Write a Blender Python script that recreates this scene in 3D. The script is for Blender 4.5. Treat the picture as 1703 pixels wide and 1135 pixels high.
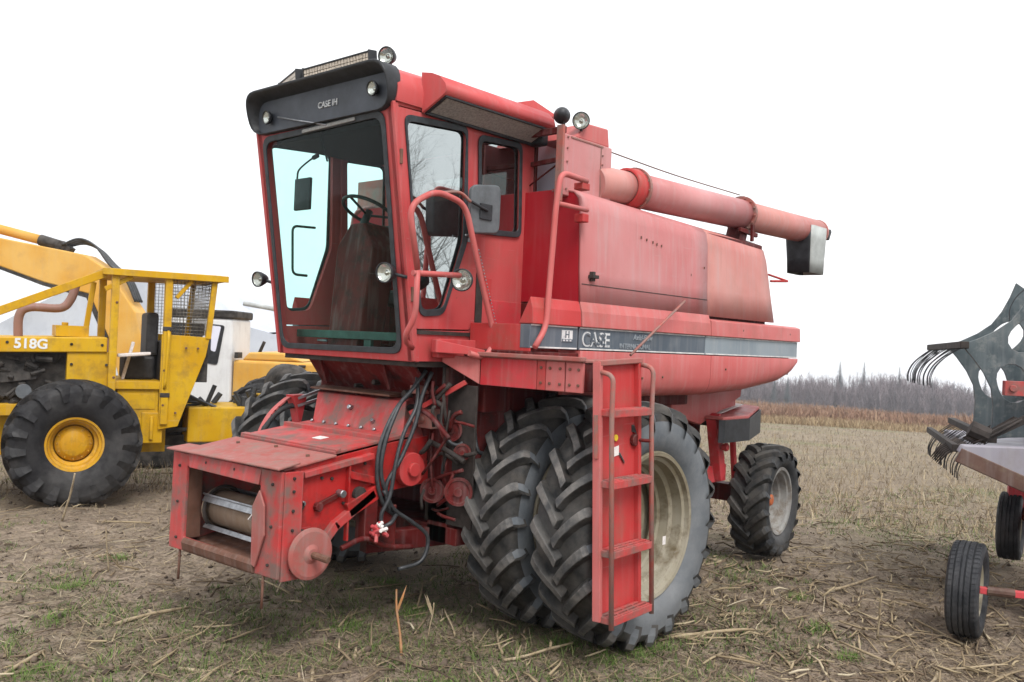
import bpy, bmesh, math, random
import numpy as np
from mathutils import Vector, Matrix, geometry
for o in list(bpy.data.objects): bpy.data.objects.remove(o)
SC = bpy.context.scene
COL = SC.collection
random.seed(7)
RNG = np.random.default_rng(11)
R_ = math.radians
# ------------------------------------------------------------------ camera
CAMP = Vector((5.274, 5.333, 2.051))
FW = Vector((-0.74853, -0.66309, 0.00244)); RT = Vector((-0.66238, 0.74789, 0.04368)); UP = Vector((0.03079, -0.03107, 0.99904))
cd = bpy.data.cameras.new('Camera'); cam = bpy.data.objects.new('Camera', cd); COL.objects.link(cam)
m = Matrix((RT, UP, -FW)).transposed().to_4x4(); m.translation = CAMP
cam.matrix_world = m
cd.sensor_width = 36; cd.lens = 1503.6/1703*36; cd.clip_end = 5000; cd.clip_start = .05
cd.dof.use_dof = True; cd.dof.focus_distance = 6.8; cd.dof.aperture_fstop = 4.5
SC.camera = cam
# ------------------------------------------------------------------ world: bright overcast
W = bpy.data.worlds.new('World'); SC.world = W; W.use_nodes = True
wn = W.node_tree.nodes; wl = W.node_tree.links; wn.clear()
sky = wn.new('ShaderNodeTexSky'); sky.sky_type = 'NISHITA'; sky.sun_disc = False
SUN_EL, SUN_AZ = 52, 62     # degrees; azimuth from +x towards +y
sky.sun_elevation = R_(SUN_EL); sky.sun_rotation = R_(90-SUN_AZ)
sky.dust_density = 6; sky.air_density = 1.0
b1 = wn.new('ShaderNodeBackground'); b1.inputs[1].default_value = .06
wl.new(sky.outputs[0], b1.inputs[0])
tc = wn.new('ShaderNodeTexCoord'); nz = wn.new('ShaderNodeTexNoise'); nz.inputs['Scale'].default_value = 2.2; nz.inputs['Detail'].default_value = 5
wl.new(tc.outputs['Generated'], nz.inputs['Vector'])
cr = wn.new('ShaderNodeValToRGB'); cr.color_ramp.elements[0].color = (.80, .83, .87, 1); cr.color_ramp.elements[1].color = (1, 1, 1, 1)
cr.color_ramp.elements[0].position = .25; cr.color_ramp.elements[1].position = .7
wl.new(nz.outputs['Fac'], cr.inputs[0])
b2 = wn.new('ShaderNodeBackground'); b2.inputs[1].default_value = .80
wl.new(cr.outputs[0], b2.inputs[0])
mx = wn.new('ShaderNodeMixShader'); mx.inputs[0].default_value = .9
wo = wn.new('ShaderNodeOutputWorld')
wl.new(b1.outputs[0], mx.inputs[1]); wl.new(b2.outputs[0], mx.inputs[2]); wl.new(mx.outputs[0], wo.inputs[0])
sl = bpy.data.lights.new('Sun', 'SUN'); sun = bpy.data.objects.new('Sun', sl); COL.objects.link(sun)
sl.energy = 1.5; sl.angle = R_(28); sl.color = (1, .97, .93)
sd = Vector((math.cos(R_(SUN_EL))*math.cos(R_(SUN_AZ)), math.cos(R_(SUN_EL))*math.sin(R_(SUN_AZ)), math.sin(R_(SUN_EL))))
sun.rotation_euler = (-sd).to_track_quat('-Z', 'Y').to_euler(); sun.location = (0, 0, 30)
SC.view_settings.view_transform = 'Standard'; SC.view_settings.look = 'None'
SC.view_settings.exposure = 1.0; SC.view_settings.gamma = 1; SC.view_settings.use_curve_mapping = False

# ------------------------------------------------------------------ materials
def nt(name):
    mt = bpy.data.materials.new(name); mt.use_nodes = True
    t = mt.node_tree; t.nodes.clear()
    out = t.nodes.new('ShaderNodeOutputMaterial'); b = t.nodes.new('ShaderNodeBsdfPrincipled')
    t.links.new(b.outputs[0], out.inputs[0])
    return mt, t, b
def mixc(t, fac, a, b):
    n = t.nodes.new('ShaderNodeMix'); n.data_type = 'RGBA'; n.clamp_factor = True
    for s, v in ((n.inputs[0], fac), (n.inputs[6], a), (n.inputs[7], b)):
        if isinstance(v, (int, float)): s.default_value = v
        elif isinstance(v, tuple): s.default_value = (*v[:3], 1)
        else: t.links.new(v, s)
    return n.outputs[2]
def noise(t, vec, scale, detail=4, rough=.55, dist=0):
    n = t.nodes.new('ShaderNodeTexNoise'); n.inputs['Scale'].default_value = scale; n.inputs['Detail'].default_value = detail
    n.inputs['Roughness'].default_value = rough; n.inputs['Distortion'].default_value = dist
    if vec is not None: t.links.new(vec, n.inputs['Vector'])
    return n.outputs['Fac']
def ramp(t, fac, a, b, va=0., vb=1.):
    n = t.nodes.new('ShaderNodeMapRange'); n.inputs[1].default_value = a; n.inputs[2].default_value = b
    n.inputs[3].default_value = va; n.inputs[4].default_value = vb; n.clamp = True
    t.links.new(fac, n.inputs[0]); return n.outputs[0]
def mul(t, a, b, op='MULTIPLY'):
    n = t.nodes.new('ShaderNodeMath'); n.operation = op; n.use_clamp = True
    for s, v in ((n.inputs[0], a), (n.inputs[1], b)):
        if isinstance(v, (int, float)): s.default_value = v
        else: t.links.new(v, s)
    return n.outputs[0]
def mapv(t, vec, sc, rot=(0, 0, 0)):
    n = t.nodes.new('ShaderNodeMapping'); n.inputs['Scale'].default_value = sc; n.inputs['Rotation'].default_value = rot
    t.links.new(vec, n.inputs['Vector']); return n.outputs[0]
def bumpn(t, b, h, strength, dist=.01):
    n = t.nodes.new('ShaderNodeBump'); n.inputs['Strength'].default_value = strength; n.inputs['Distance'].default_value = dist
    t.links.new(h, n.inputs['Height']); t.links.new(n.outputs[0], b.inputs['Normal'])
def objco(t): return t.nodes.new('ShaderNodeTexCoord').outputs['Object']
def paint(name, c1, c2=None, dirt=(.16, .12, .085), dirta=.35, rough=.5, rust=.25, scale=1.6, metal=0., streak=.4, spec=.22, rustc=(.13, .055, .03), dthr=.5, edge=.8):
    """weathered enamel: fade patches, vertical streaks, dust film, chips"""
    mt, t, b = nt(name); co = objco(t); c2 = c2 or tuple(min(1, q*1.25) for q in c1)
    col = mixc(t, ramp(t, noise(t, co, scale, 3), .35, .65), c1, c2)
    st = noise(t, mapv(t, co, (9, 9, .7)), 2.2, 4)
    col = mixc(t, mul(t, ramp(t, st, .5, .8), streak), col, tuple(.5*q+.18 for q in c2))
    st2 = noise(t, mapv(t, co, (14, 14, .9)), 1.7, 5)
    col = mixc(t, mul(t, ramp(t, st2, .56, .78), streak*.55), col, tuple(.55*q+.4*p for q, p in zip(c1, dirt)))
    dm = ramp(t, noise(t, co, scale*2.3, 8, .68), dthr, dthr+.2)
    col = mixc(t, mul(t, dm, dirta), col, dirt)
    ch = ramp(t, noise(t, co, 22, 6, .7), .655, .70)
    ch2 = mul(t, ch, ramp(t, noise(t, co, 2.7, 3), .45, .62))
    col = mixc(t, mul(t, ch2, rust), col, rustc)
    sc = noise(t, mapv(t, co, (2.2, 45, 45), (.4, .7, .3)), 1.0, 3, .6)
    col = mixc(t, mul(t, ramp(t, sc, .68, .72), .35*min(1, rust*2)), col, tuple(.6*q+.15 for q in c2))
    if edge and rust:
        # paint worn through along sheet edges and corners
        bn = t.nodes.new('ShaderNodeBevel'); bn.samples = 4; bn.inputs['Radius'].default_value = .011
        ge = t.nodes.new('ShaderNodeNewGeometry'); dp = t.nodes.new('ShaderNodeVectorMath'); dp.operation = 'DOT_PRODUCT'
        t.links.new(bn.outputs[0], dp.inputs[0]); t.links.new(ge.outputs['Normal'], dp.inputs[1])
        em = mul(t, ramp(t, dp.outputs['Value'], .985, .90), ramp(t, noise(t, co, 9, 6, .7), .42, .60))
        col = mixc(t, mul(t, em, edge), col, mixc(t, noise(t, co, 30, 3), rustc, tuple(.45*q+.12 for q in c2)))
    t.links.new(col, b.inputs['Base Color'])
    t.links.new(ramp(t, noise(t, co, 5, 5), .3, .7, rough-.1, rough+.15), b.inputs['Roughness'])
    b.inputs['Metallic'].default_value = metal; b.inputs['Specular IOR Level'].default_value = spec
    h = noise(t, co, 2.1, 3); bumpn(t, b, h, .25, .02)
    return mt
def plain(name, c, rough=.6, metal=0., var=.35, scale=14, spec=.4, bump=.15):
    mt, t, b = nt(name); co = objco(t)
    col = mixc(t, ramp(t, noise(t, co, scale, 6, .65), .35, .68), tuple(q*(1-var) for q in c), tuple(min(1, q*(1+var)) for q in c))
    t.links.new(col, b.inputs['Base Color']); b.inputs['Roughness'].default_value = rough; b.inputs['Metallic'].default_value = metal
    b.inputs['Specular IOR Level'].default_value = spec
    if bump: bumpn(t, b, noise(t, co, scale*3, 4), bump, .004)
    return mt
def rubber(name, c, dust, amt=.5, scale=5):
    mt, t, b = nt(name); co = objco(t)
    d = mul(t, ramp(t, noise(t, co, scale, 7, .68), .40, .68), amt)
    col = mixc(t, d, c, dust)
    d2 = mul(t, ramp(t, noise(t, co, scale*.37, 5, .6), .5, .7), .3)
    col = mixc(t, d2, col, (.17, .165, .16))
    t.links.new(col, b.inputs['Base Color'])
    t.links.new(ramp(t, noise(t, co, 9, 4), .35, .65, .5, .85), b.inputs['Roughness'])
    b.inputs['Specular IOR Level'].default_value = .3
    bumpn(t, b, noise(t, co, 26, 6, .7), .35, .006)
    return mt
def glass(name, tint, refl=.1, dirt=.12, rough=.015):
    mt = bpy.data.materials.new(name); mt.use_nodes = True; t = mt.node_tree; t.nodes.clear()
    out = t.nodes.new('ShaderNodeOutputMaterial'); tr = t.nodes.new('ShaderNodeBsdfTransparent'); tr.inputs[0].default_value = (*tint, 1)
    gl = t.nodes.new('ShaderNodeBsdfGlossy'); gl.inputs['Roughness'].default_value = rough; gl.inputs[0].default_value = (.9, .97, .96, 1)
    lw = t.nodes.new('ShaderNodeLayerWeight'); lw.inputs[0].default_value = .5
    f = mul(t, mul(t, lw.outputs['Facing'], 5., 'POWER'), .9); f = mul(t, f, .04+refl, 'ADD')
    m1 = t.nodes.new('ShaderNodeMixShader'); t.links.new(f, m1.inputs[0]); t.links.new(tr.outputs[0], m1.inputs[1]); t.links.new(gl.outputs[0], m1.inputs[2])
    df = t.nodes.new('ShaderNodeBsdfDiffuse'); df.inputs[0].default_value = (.22, .21, .18, 1)
    m2 = t.nodes.new('ShaderNodeMixShader'); co = objco(t)
    t.links.new(mul(t, ramp(t, noise(t, co, 4, 7, .7), .45, .75), dirt), m2.inputs[0]); t.links.new(m1.outputs[0], m2.inputs[1]); t.links.new(df.outputs[0], m2.inputs[2])
    t.links.new(m2.outputs[0], out.inputs[0]); return mt
M = {}
M['red'] = paint('red_enamel', (.42, .034, .034), (.47, .055, .055), rust=.7, dirta=.4, streak=.2)
M['red_cab'] = paint('red_cab_enamel', (.45, .054, .057), (.50, .085, .085), dirta=.26, rust=.7, streak=.3)
M['red_fade'] = paint('faded_red_panel', (.455, .142, .142), (.505, .238, .238), dirta=.16, rust=.35, streak=.5, scale=.9, rough=.42)
M['red_orange'] = paint('sun_bleached_red', (.45, .090, .086), (.51, .145, .138), dirta=.28, rust=.5, streak=.5, scale=1.1, rough=.45)
M['red_pale'] = paint('pale_orange_red', (.465, .145, .128), (.515, .24, .215), dirta=.18, rust=.4, streak=.6, scale=1.0, rough=.45)
M['red_deep'] = paint('deep_red_enamel', (.33, .008, .018), (.37, .014, .022), dirta=.10, rust=.05, streak=.12)
M['red_feed'] = paint('scuffed_red', (.42, .036, .036), (.48, .075, .072), dirt=(.17, .115, .10), dirta=.95, rust=1., scale=2.2, dthr=.43)
M['red_dusty'] = paint('dusty_red_plate', (.33, .09, .078), (.32, .13, .115), dirt=(.22, .155, .13), dirta=.85, rust=.6, scale=4, rough=.7)
M['red_dark'] = paint('grimy_shaded_red', (.075, .006, .006), (.12, .011, .010), dirt=(.018, .014, .013), dirta=.9, rust=.5, scale=3, rough=.6)  # grime plus the shade under and inside the cab, darkened into the base colour
M['red_bright'] = paint('bright_red', (.50, .032, .040), (.54, .056, .066), dirta=.5, rust=.8)
M['wornsteel'] = paint('worn_rail', (.36, .10, .08), (.24, .15, .13), dirt=(.2, .15, .13), dirta=.7, rust=.7, scale=9, rough=.45)
M['rust'] = paint('rusty_sheet', (.115, .052, .034), (.17, .085, .06), dirt=(.09, .06, .045), dirta=.6, rust=.8, scale=6, rough=.7)
M['steel'] = plain('bare_steel', (.32, .33, .35), .35, .85, .3, 18)
M['brownroll'] = paint('dusty_drum', (.19, .13, .09), (.25, .18, .13), dirt=(.18, .12, .08), dirta=.6, rust=.3, scale=5, rough=.75)
M['black'] = plain('black_plastic', (.022, .024, .028), .5, 0, .4)
M['brow'] = plain('grey_black_brow', (.045, .052, .066), .5, 0, .3, 5)
M['dark'] = plain('dark_grime_shade', (.035, .028, .025), .8, 0, .5, 9)  # grime on dark parts; painted shade on the under-cab backing plate
M['gasket'] = plain('rubber_gasket', (.03, .036, .042), .55, 0, .4)
M['hose'] = plain('black_hose', (.035, .038, .042), .42, 0, .4, 30)
M['belt'] = plain('rubber_belt', (.03, .032, .034), .7, 0, .4, 20)
M['chrome'] = plain('lamp_reflector', (.75, .75, .72), .18, .9, .1, 20, bump=0)
M['lens'] = plain('lamp_lens', (.72, .74, .72), .12, 0, .15, 60, spec=.8)
M['ledlens'] = plain('led_lens', (.55, .47, .38), .3, .2, .5, 70)
M['grille'] = plain('grey_mesh', (.30, .30, .29), .7, 0, .3, 60)
M['mirrorback'] = plain('grey_plastic', (.10, .11, .12), .5, 0, .25, 9)
M['stripe'] = paint('dark_blue_stripe', (.075, .094, .118), (.11, .132, .158), dirt=(.2, .21, .22), dirta=.35, rust=.0, streak=.5, rough=.4, rustc=(.2, .2, .2))
M['stripe2'] = paint('bleached_stripe', (.19, .23, .26), (.26, .30, .33), dirt=(.32, .33, .33), dirta=.45, rust=.0, streak=.8, rough=.45)
M['decal'] = paint('worn_white_decal', (.52, .54, .55), (.64, .65, .65), dirt=(.10, .12, .15), dirta=.8, rust=.55, scale=9, rustc=(.06, .075, .10))
M['decal_dim'] = paint('ghost_decal', (.24, .27, .30), (.30, .33, .36), dirt=(.10, .12, .15), dirta=.8, rust=.6, scale=9, rustc=(.06, .075, .10))
M['pin'] = plain('white_pinstripe', (.58, .58, .57), .5, 0, .25, 12)
M['tyre'] = rubber('tractor_tyre', (.016, .017, .018), (.115, .10, .085), .5)
M['lug'] = rubber('worn_lug_face', (.050, .051, .053), (.19, .175, .16), .85, 8)
M['sidewall'] = rubber('grey_sidewall', (.10, .113, .127), (.22, .23, .24), .6, 3)
M['wettyre'] = rubber('wet_tyre', (.022, .024, .027), (.10, .10, .10), .4, 4)
M['tyre2'] = rubber('skidder_tyre', (.011, .011, .013), (.055, .053, .052), .4, 4)
M['tyre3'] = rubber('trailer_tyre', (.016, .018, .022), (.10, .10, .105), .35, 7)
M['rim'] = paint('cream_rim', (.21, .185, .125), (.30, .275, .215), dirt=(.10, .072, .036), dirta=.9, rust=.5, scale=2.6, rough=.55, streak=.2)
M['rim2'] = paint('grey_rim', (.22, .22, .215), (.29, .285, .27), dirt=(.12, .085, .05), dirta=.85, rust=.5, scale=4)
M['hub'] = paint('orange_hub', (.5, .11, .03), (.42, .13, .05), dirta=.5, rust=.6, scale=8)
M['yellow'] = paint('yellow_enamel', (.52, .285, .006), (.57, .345, .012), dirt=(.20, .12, .04), dirta=.55, rust=1., scale=2.2, streak=.25)
M['yellow2'] = paint('yellow_loader', (.60, .31, .05), (.64, .38, .10), dirt=(.35, .22, .1), dirta=.3, rust=.35, streak=.2)
M['yellowrim'] = paint('yellow_rim', (.50, .25, .010), (.56, .31, .015), dirt=(.2, .11, .03), dirta=.5, rust=.5, scale=5)
M['white'] = paint('white_enamel', (.66, .67, .68), (.72, .73, .73), dirta=.2, rust=.2)
M['tarp'] = paint('white_tarp', (.44, .47, .53), (.54, .57, .61), dirt=(.2, .22, .27), dirta=.3, rust=0, scale=.35, rough=.5, streak=.3)
M['palepanel'] = plain('pale_polycarbonate', (.68, .69, .80), .3, 0, .06, 3, bump=0)
M['mesh'] = plain('grey_wire', (.20, .19, .17), .5, .4, .3)
M['pipe'] = plain('pale_pipe', (.46, .48, .47), .5, 0, .25, 4)
M['exhaust'] = paint('brown_exhaust', (.22, .12, .10), (.28, .15, .12), dirta=.5, rust=.7)
M['engine'] = plain('engine_grime', (.045, .04, .036), .7, .2, .8, 6, bump=.6)
M['sheet'] = paint('grey_violet_sheet', (.24, .23, .27), (.30, .29, .33), dirta=.3, rust=.4)
M['reel'] = paint('blue_grey_reel', (.06, .08, .09), (.105, .13, .14), dirt=(.25, .26, .25), dirta=.6, rust=.35, scale=5)
M['redtrailer'] = paint('trailer_red', (.52, .045, .06), (.56, .08, .09), dirta=.3)
M['stalk'] = paint('dry_corn_stalk', (.28, .215, .13), (.37, .30, .20), dirt=(.11, .08, .055), dirta=.7, rust=.3, scale=11, rough=.8, edge=0)
M['orangestick'] = paint('orange_brown_stalk', (.34, .15, .05), (.28, .15, .07), dirta=.4, scale=12)
M['glass_f'] = glass('windshield_glass', (.72, .97, .93), -.025, .03)
M['glass_s'] = glass('tinted_side_glass', (.10, .14, .135), .46, .03)
M['glass_r'] = glass('right_side_glass', (.82, .97, .95), .0, .05)
M['spoutgrey'] = plain('pale_grey_rubber', (.36, .38, .37), .6, 0, .2, 6)
M['lampglass'] = glass('lamp_glass', (.9, .92, .9), .02, .25)
M['rustdark'] = paint('dark_rust', (.085, .045, .035), (.12, .07, .055), dirta=.6, rust=.5, scale=6)
M['red_side'] = paint('grimy_shaded_side', (.36, .014, .014), (.42, .026, .024), dirt=(.06, .03, .025), dirta=.7, rust=1., scale=3, streak=.15, dthr=.47)  # red deepened to paint in the feeder side's weaker light, plus grime
M['liner'] = plain('headliner', (.010, .011, .012), .9, 0, .3, 6, spec=.1)
M['seat'] = plain('seat_vinyl', (.03, .03, .032), .6, 0, .3)
M['green'] = plain('dark_green_beam', (.03, .06, .05), .5, 0, .4, 8)
M['yellowtag'] = plain('yellow_tag', (.75, .52, .03), .5, 0, .2)
M['paper'] = plain('white_sticker', (.7, .66, .64), .6, 0, .15, 30)
M['bark'] = plain('grey_bark', (.085, .075, .07), .85, 0, .4, 8)

# ------------------------------------------------------------------ mesh helpers
def V3(p): return Vector(p)
class MB:
    def __init__(s): s.v = []; s.f = []; s.sm = []; s.mi = []; s.m = 0
    def add(s, vs, fs, smooth=False):
        n = len(s.v); s.v += [tuple(q) for q in vs]
        for f in fs: s.f.append([i+n for i in f]); s.sm.append(smooth); s.mi.append(s.m)
        return s
    def box(s, x0, x1, y0, y1, z0, z1):
        vs = [(x, y, z) for x in (x0, x1) for y in (y0, y1) for z in (z0, z1)]
        return s.add(vs, [(0, 1, 3, 2), (4, 6, 7, 5), (0, 4, 5, 1), (2, 3, 7, 6), (0, 2, 6, 4), (1, 5, 7, 3)])
    def beam(s, p, q, w, h, up=(0, 0, 1), ext=0.):
        p, q = V3(p), V3(q); d = (q-p).normalized(); p = p-d*ext; q = q+d*ext
        u = V3(up); sd = d.cross(u)
        if sd.length < 1e-4: sd = d.cross(V3((1, 0, 0)))
        sd.normalize(); u = sd.cross(d).normalized()
        vs = [e+sd*(a*w/2)+u*(b*h/2) for e in (p, q) for a in (-1, 1) for b in (-1, 1)]
        return s.add(vs, [(0, 1, 3, 2), (4, 6, 7, 5), (0, 4, 5, 1), (2, 3, 7, 6), (0, 2, 6, 4), (1, 5, 7, 3)])
    def prism(s, poly, off, smooth=False):
        n = len(poly); off = V3(off); a = [V3(p) for p in poly]; b = [p+off for p in a]
        s.add(a+b, [tuple(range(n))[::-1], tuple(range(n, 2*n))])
        m0 = len(s.v)-2*n
        for i in range(n):
            j = (i+1) % n; s.f.append([m0+i, m0+j, m0+n+j, m0+n+i]); s.sm.append(smooth); s.mi.append(s.m)
        return s
    def plate(s, outer, holes, to3, off):
        loops = [outer]+list(holes); flat = [p for l in loops for p in l]
        tris = geometry.tessellate_polygon([[Vector((p[0], p[1], 0)) for p in l] for l in loops])
        off = V3(off); a = [V3(to3(*p)) for p in flat]; n = len(flat)
        s.add(a+[p+off for p in a], [tuple(t) for t in tris]+[tuple(i+n for i in t[::-1]) for t in tris])
        m0 = len(s.v)-2*n; k = 0
        for l in loops:
            L = len(l)
            for i in range(L):
                j = (i+1) % L; s.f.append([m0+k+i, m0+k+j, m0+n+k+j, m0+n+k+i]); s.sm.append(False); s.mi.append(s.m)
            k += L
        return s
    def tube(s, path, r, n=8, closed=False, cap=True):
        P = [V3(p) for p in path]; N = len(P); rs = r if isinstance(r, (list, tuple)) else [r]*N
        T = []
        for i in range(N):
            a = P[(i-1) % N] if (closed or i) else P[0]; b = P[(i+1) % N] if (closed or i < N-1) else P[-1]
            T.append((b-a).normalized())
        u = T[0].orthogonal().normalized(); vs = []
        for i in range(N):
            u = (u-T[i]*u.dot(T[i]))
            u = u.normalized() if u.length > 1e-6 else T[i].orthogonal().normalized()
            w = T[i].cross(u)
            for k in range(n):
                an = 2*math.pi*k/n; vs.append(P[i]+(u*math.cos(an)+w*math.sin(an))*rs[i])
        fs = []
        for i in range(N if closed else N-1):
            j = (i+1) % N
            for k in range(n): fs.append((i*n+k, i*n+(k+1) % n, j*n+(k+1) % n, j*n+k))
        s.add(vs, fs, True)
        if cap and not closed:
            m0 = len(s.v)-N*n
            s.f.append([m0+k for k in range(n)][::-1]); s.f.append([m0+(N-1)*n+k for k in range(n)]); s.sm += [False]*2; s.mi += [s.m]*2
        return s
    def lathe(s, prof, o=(0, 0, 0), ax=(0, 1, 0), n=32, smooth=True, closed=False):
        o, ax = V3(o), V3(ax).normalized(); u = ax.orthogonal().normalized(); w = ax.cross(u); vs = []; K = len(prof)
        for a, r in prof:
            for k in range(n):
                an = 2*math.pi*k/n; vs.append(o+ax*a+(u*math.cos(an)+w*math.sin(an))*max(r, 1e-4))
        fs = []
        for i in range(K if closed else K-1):
            j = (i+1) % K
            for k in range(n): fs.append((i*n+k, i*n+(k+1) % n, j*n+(k+1) % n, j*n+k))
        return s.add(vs, fs, smooth)
    def lathes(s, prof, o=(0, 0, 0), ax=(0, 1, 0), n=32):
        for i in range(len(prof)-1): s.lathe(prof[i:i+2], o, ax, n)
        return s
    def cyl(s, p, q, r, n=16):
        p, q = V3(p), V3(q); L = (q-p).length; e = min(.004, r*.2, L*.2)
        return s.lathe([(0, 0), (0, r-e), (e, r), (L-e, r), (L, r-e), (L, 0)], p, q-p, n, False)
    def build(s, name, mat, parent=None, bevel=0., seg=2, autosmooth=False):
        me = bpy.data.meshes.new(name); me.from_pydata(s.v, [], s.f)
        for q in (mat if isinstance(mat, (list, tuple)) else [mat]): me.materials.append(M[q] if isinstance(q, str) else q)
        me.polygons.foreach_set('use_smooth', s.sm); me.polygons.foreach_set('material_index', s.mi)
        bm = bmesh.new(); bm.from_mesh(me); bmesh.ops.recalc_face_normals(bm, faces=bm.faces); bm.to_mesh(me); bm.free()
        o = bpy.data.objects.new(name, me); COL.objects.link(o)
        if parent: o.parent = parent
        if bevel:
            b = o.modifiers.new('bevel', 'BEVEL'); b.width = bevel; b.segments = seg; b.limit_method = 'ANGLE'; b.angle_limit = R_(38)
        return o
def tag(o, label=None, cat=None, group=None, kind=None):
    if label: o['label'] = label
    if cat: o['category'] = cat
    if group: o['group'] = group
    if kind: o['kind'] = kind
    return o
def empty(name, loc=(0, 0, 0), rz=0.):
    o = bpy.data.objects.new(name, None); COL.objects.link(o); o.location = loc; o.rotation_euler.z = rz; o.empty_display_size = .2; return o
def clone(o, parent=None):
    c = o.copy(); COL.objects.link(c); c.parent = parent
    for ch in o.children: clone(ch, c)
    return c
def rpoly(pts, r, n=4):
    """round the corners of a 2-d polygon"""
    out = []; N = len(pts)
    for i in range(N):
        p = Vector(pts[i]); a = Vector(pts[i-1]); b = Vector(pts[(i+1) % N]); da = (a-p); db = (b-p)
        q = min(r, da.length*.45, db.length*.45); A = p+da.normalized()*q; B = p+db.normalized()*q
        for k in range(n+1):
            t = k/n; out.append(tuple((1-t)**2*A+2*t*(1-t)*p+t*t*B))
    return out
def rpath(pts, r, n=5):
    P = [V3(p) for p in pts]; out = [P[0]]
    for i in range(1, len(P)-1):
        da, db = P[i-1]-P[i], P[i+1]-P[i]; q = min(r, da.length*.48, db.length*.48)
        A, B = P[i]+da.normalized()*q, P[i]+db.normalized()*q
        for k in range(n+1):
            t = k/n; out.append((1-t)**2*A+2*t*(1-t)*P[i]+t*t*B)
    return out+[P[-1]]
def spline(pts, n=6):
    P = [V3(p) for p in pts]; P = [P[0]*2-P[1]]+P+[P[-1]*2-P[-2]]; out = []
    for i in range(1, len(P)-2):
        for k in range(n):
            t = k/n; a, b, c, d = P[i-1:i+3]
            out.append(.5*((2*b)+(c-a)*t+(2*a-5*b+4*c-d)*t*t+(3*b-a-3*c+d)*t**3))
    return out+[P[-2]]
def grow(pts, d):
    """offset a convex-ish 2-d polygon outwards from its centroid by d"""
    c = sum((Vector(p) for p in pts), Vector((0, 0)))/len(pts)
    return [tuple(Vector(p)+(Vector(p)-c).normalized()*d*1.25) for p in pts]
def text_mesh(name, txt, size, mat, parent, origin, xdir, zdir, depth=.003, align='LEFT', shear=0., bold=.018):
    cu = bpy.data.curves.new(name, 'FONT'); cu.body = txt; cu.size = size; cu.extrude = depth; cu.align_x = align; cu.shear = shear; cu.offset = size*bold
    tmp = bpy.data.objects.new(name+'_tmp', cu); COL.objects.link(tmp)
    dg = bpy.context.evaluated_depsgraph_get(); dg.update()
    me = bpy.data.meshes.new_from_object(tmp.evaluated_get(dg)); bpy.data.objects.remove(tmp); me.name = name
    x, z = V3(xdir).normalized(), V3(zdir).normalized(); nrm = x.cross(z)
    mm = Matrix((x, z, nrm)).transposed().to_4x4(); mm.translation = V3(origin); me.transform(mm)
    me.materials.clear(); me.materials.append(M[mat]); o = bpy.data.objects.new(name, me); COL.objects.link(o); o.parent = parent
    return o
# ------------------------------------------------------------------ terrain
def vnoise(x, y, seed=0):
    """cheap smooth value noise, vectorised"""
    def h(i, j):
        n = (i.astype(np.int64)*374761393+j.astype(np.int64)*668265263+seed*1442695) & 0xffffffff
        n = ((n ^ (n >> 13))*1274126177) & 0xffffffff
        return ((n ^ (n >> 16)) & 0xffff)/65535.
    xi, yi = np.floor(x), np.floor(y); fx, fy = x-xi, y-yi; fx = fx*fx*(3-2*fx); fy = fy*fy*(3-2*fy)
    a = h(xi, yi); b = h(xi+1, yi); c = h(xi, yi+1); d = h(xi+1, yi+1)
    return (a*(1-fx)+b*fx)*(1-fy)+(c*(1-fx)+d*fx)*fy
def fbm(x, y, o=4, seed=0):
    s = 0; a = .5
    for k in range(o): s = s+a*vnoise(x*2**k, y*2**k, seed+k); a *= .5
    return s/(1-.5**o)
def terr(x, y, rough=True):
    x = np.asarray(x, float); y = np.asarray(y, float)
    r = np.hypot(x-5.27, y-5.33); q = (r-9.4)/1.1
    z = -.05*1.1*np.where(q > 30, q, np.log1p(np.exp(np.minimum(q, 30))))
    z = z-.012
    if rough:
        fade = np.clip(1.3-r/60, .25, 1)
        z = z+fade*((fbm(x*1.1, y*1.1, 3, 3)-.5)*.07+(fbm(x*4, y*4, 3, 9)-.5)*.065)
    return z
def tz(x, y): return float(terr(x, y))
def axis(n, near, far, c):
    t = np.linspace(-1, 1, n); k = math.asinh(far/near*1.0); return c+near*np.sinh(t*k)
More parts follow.
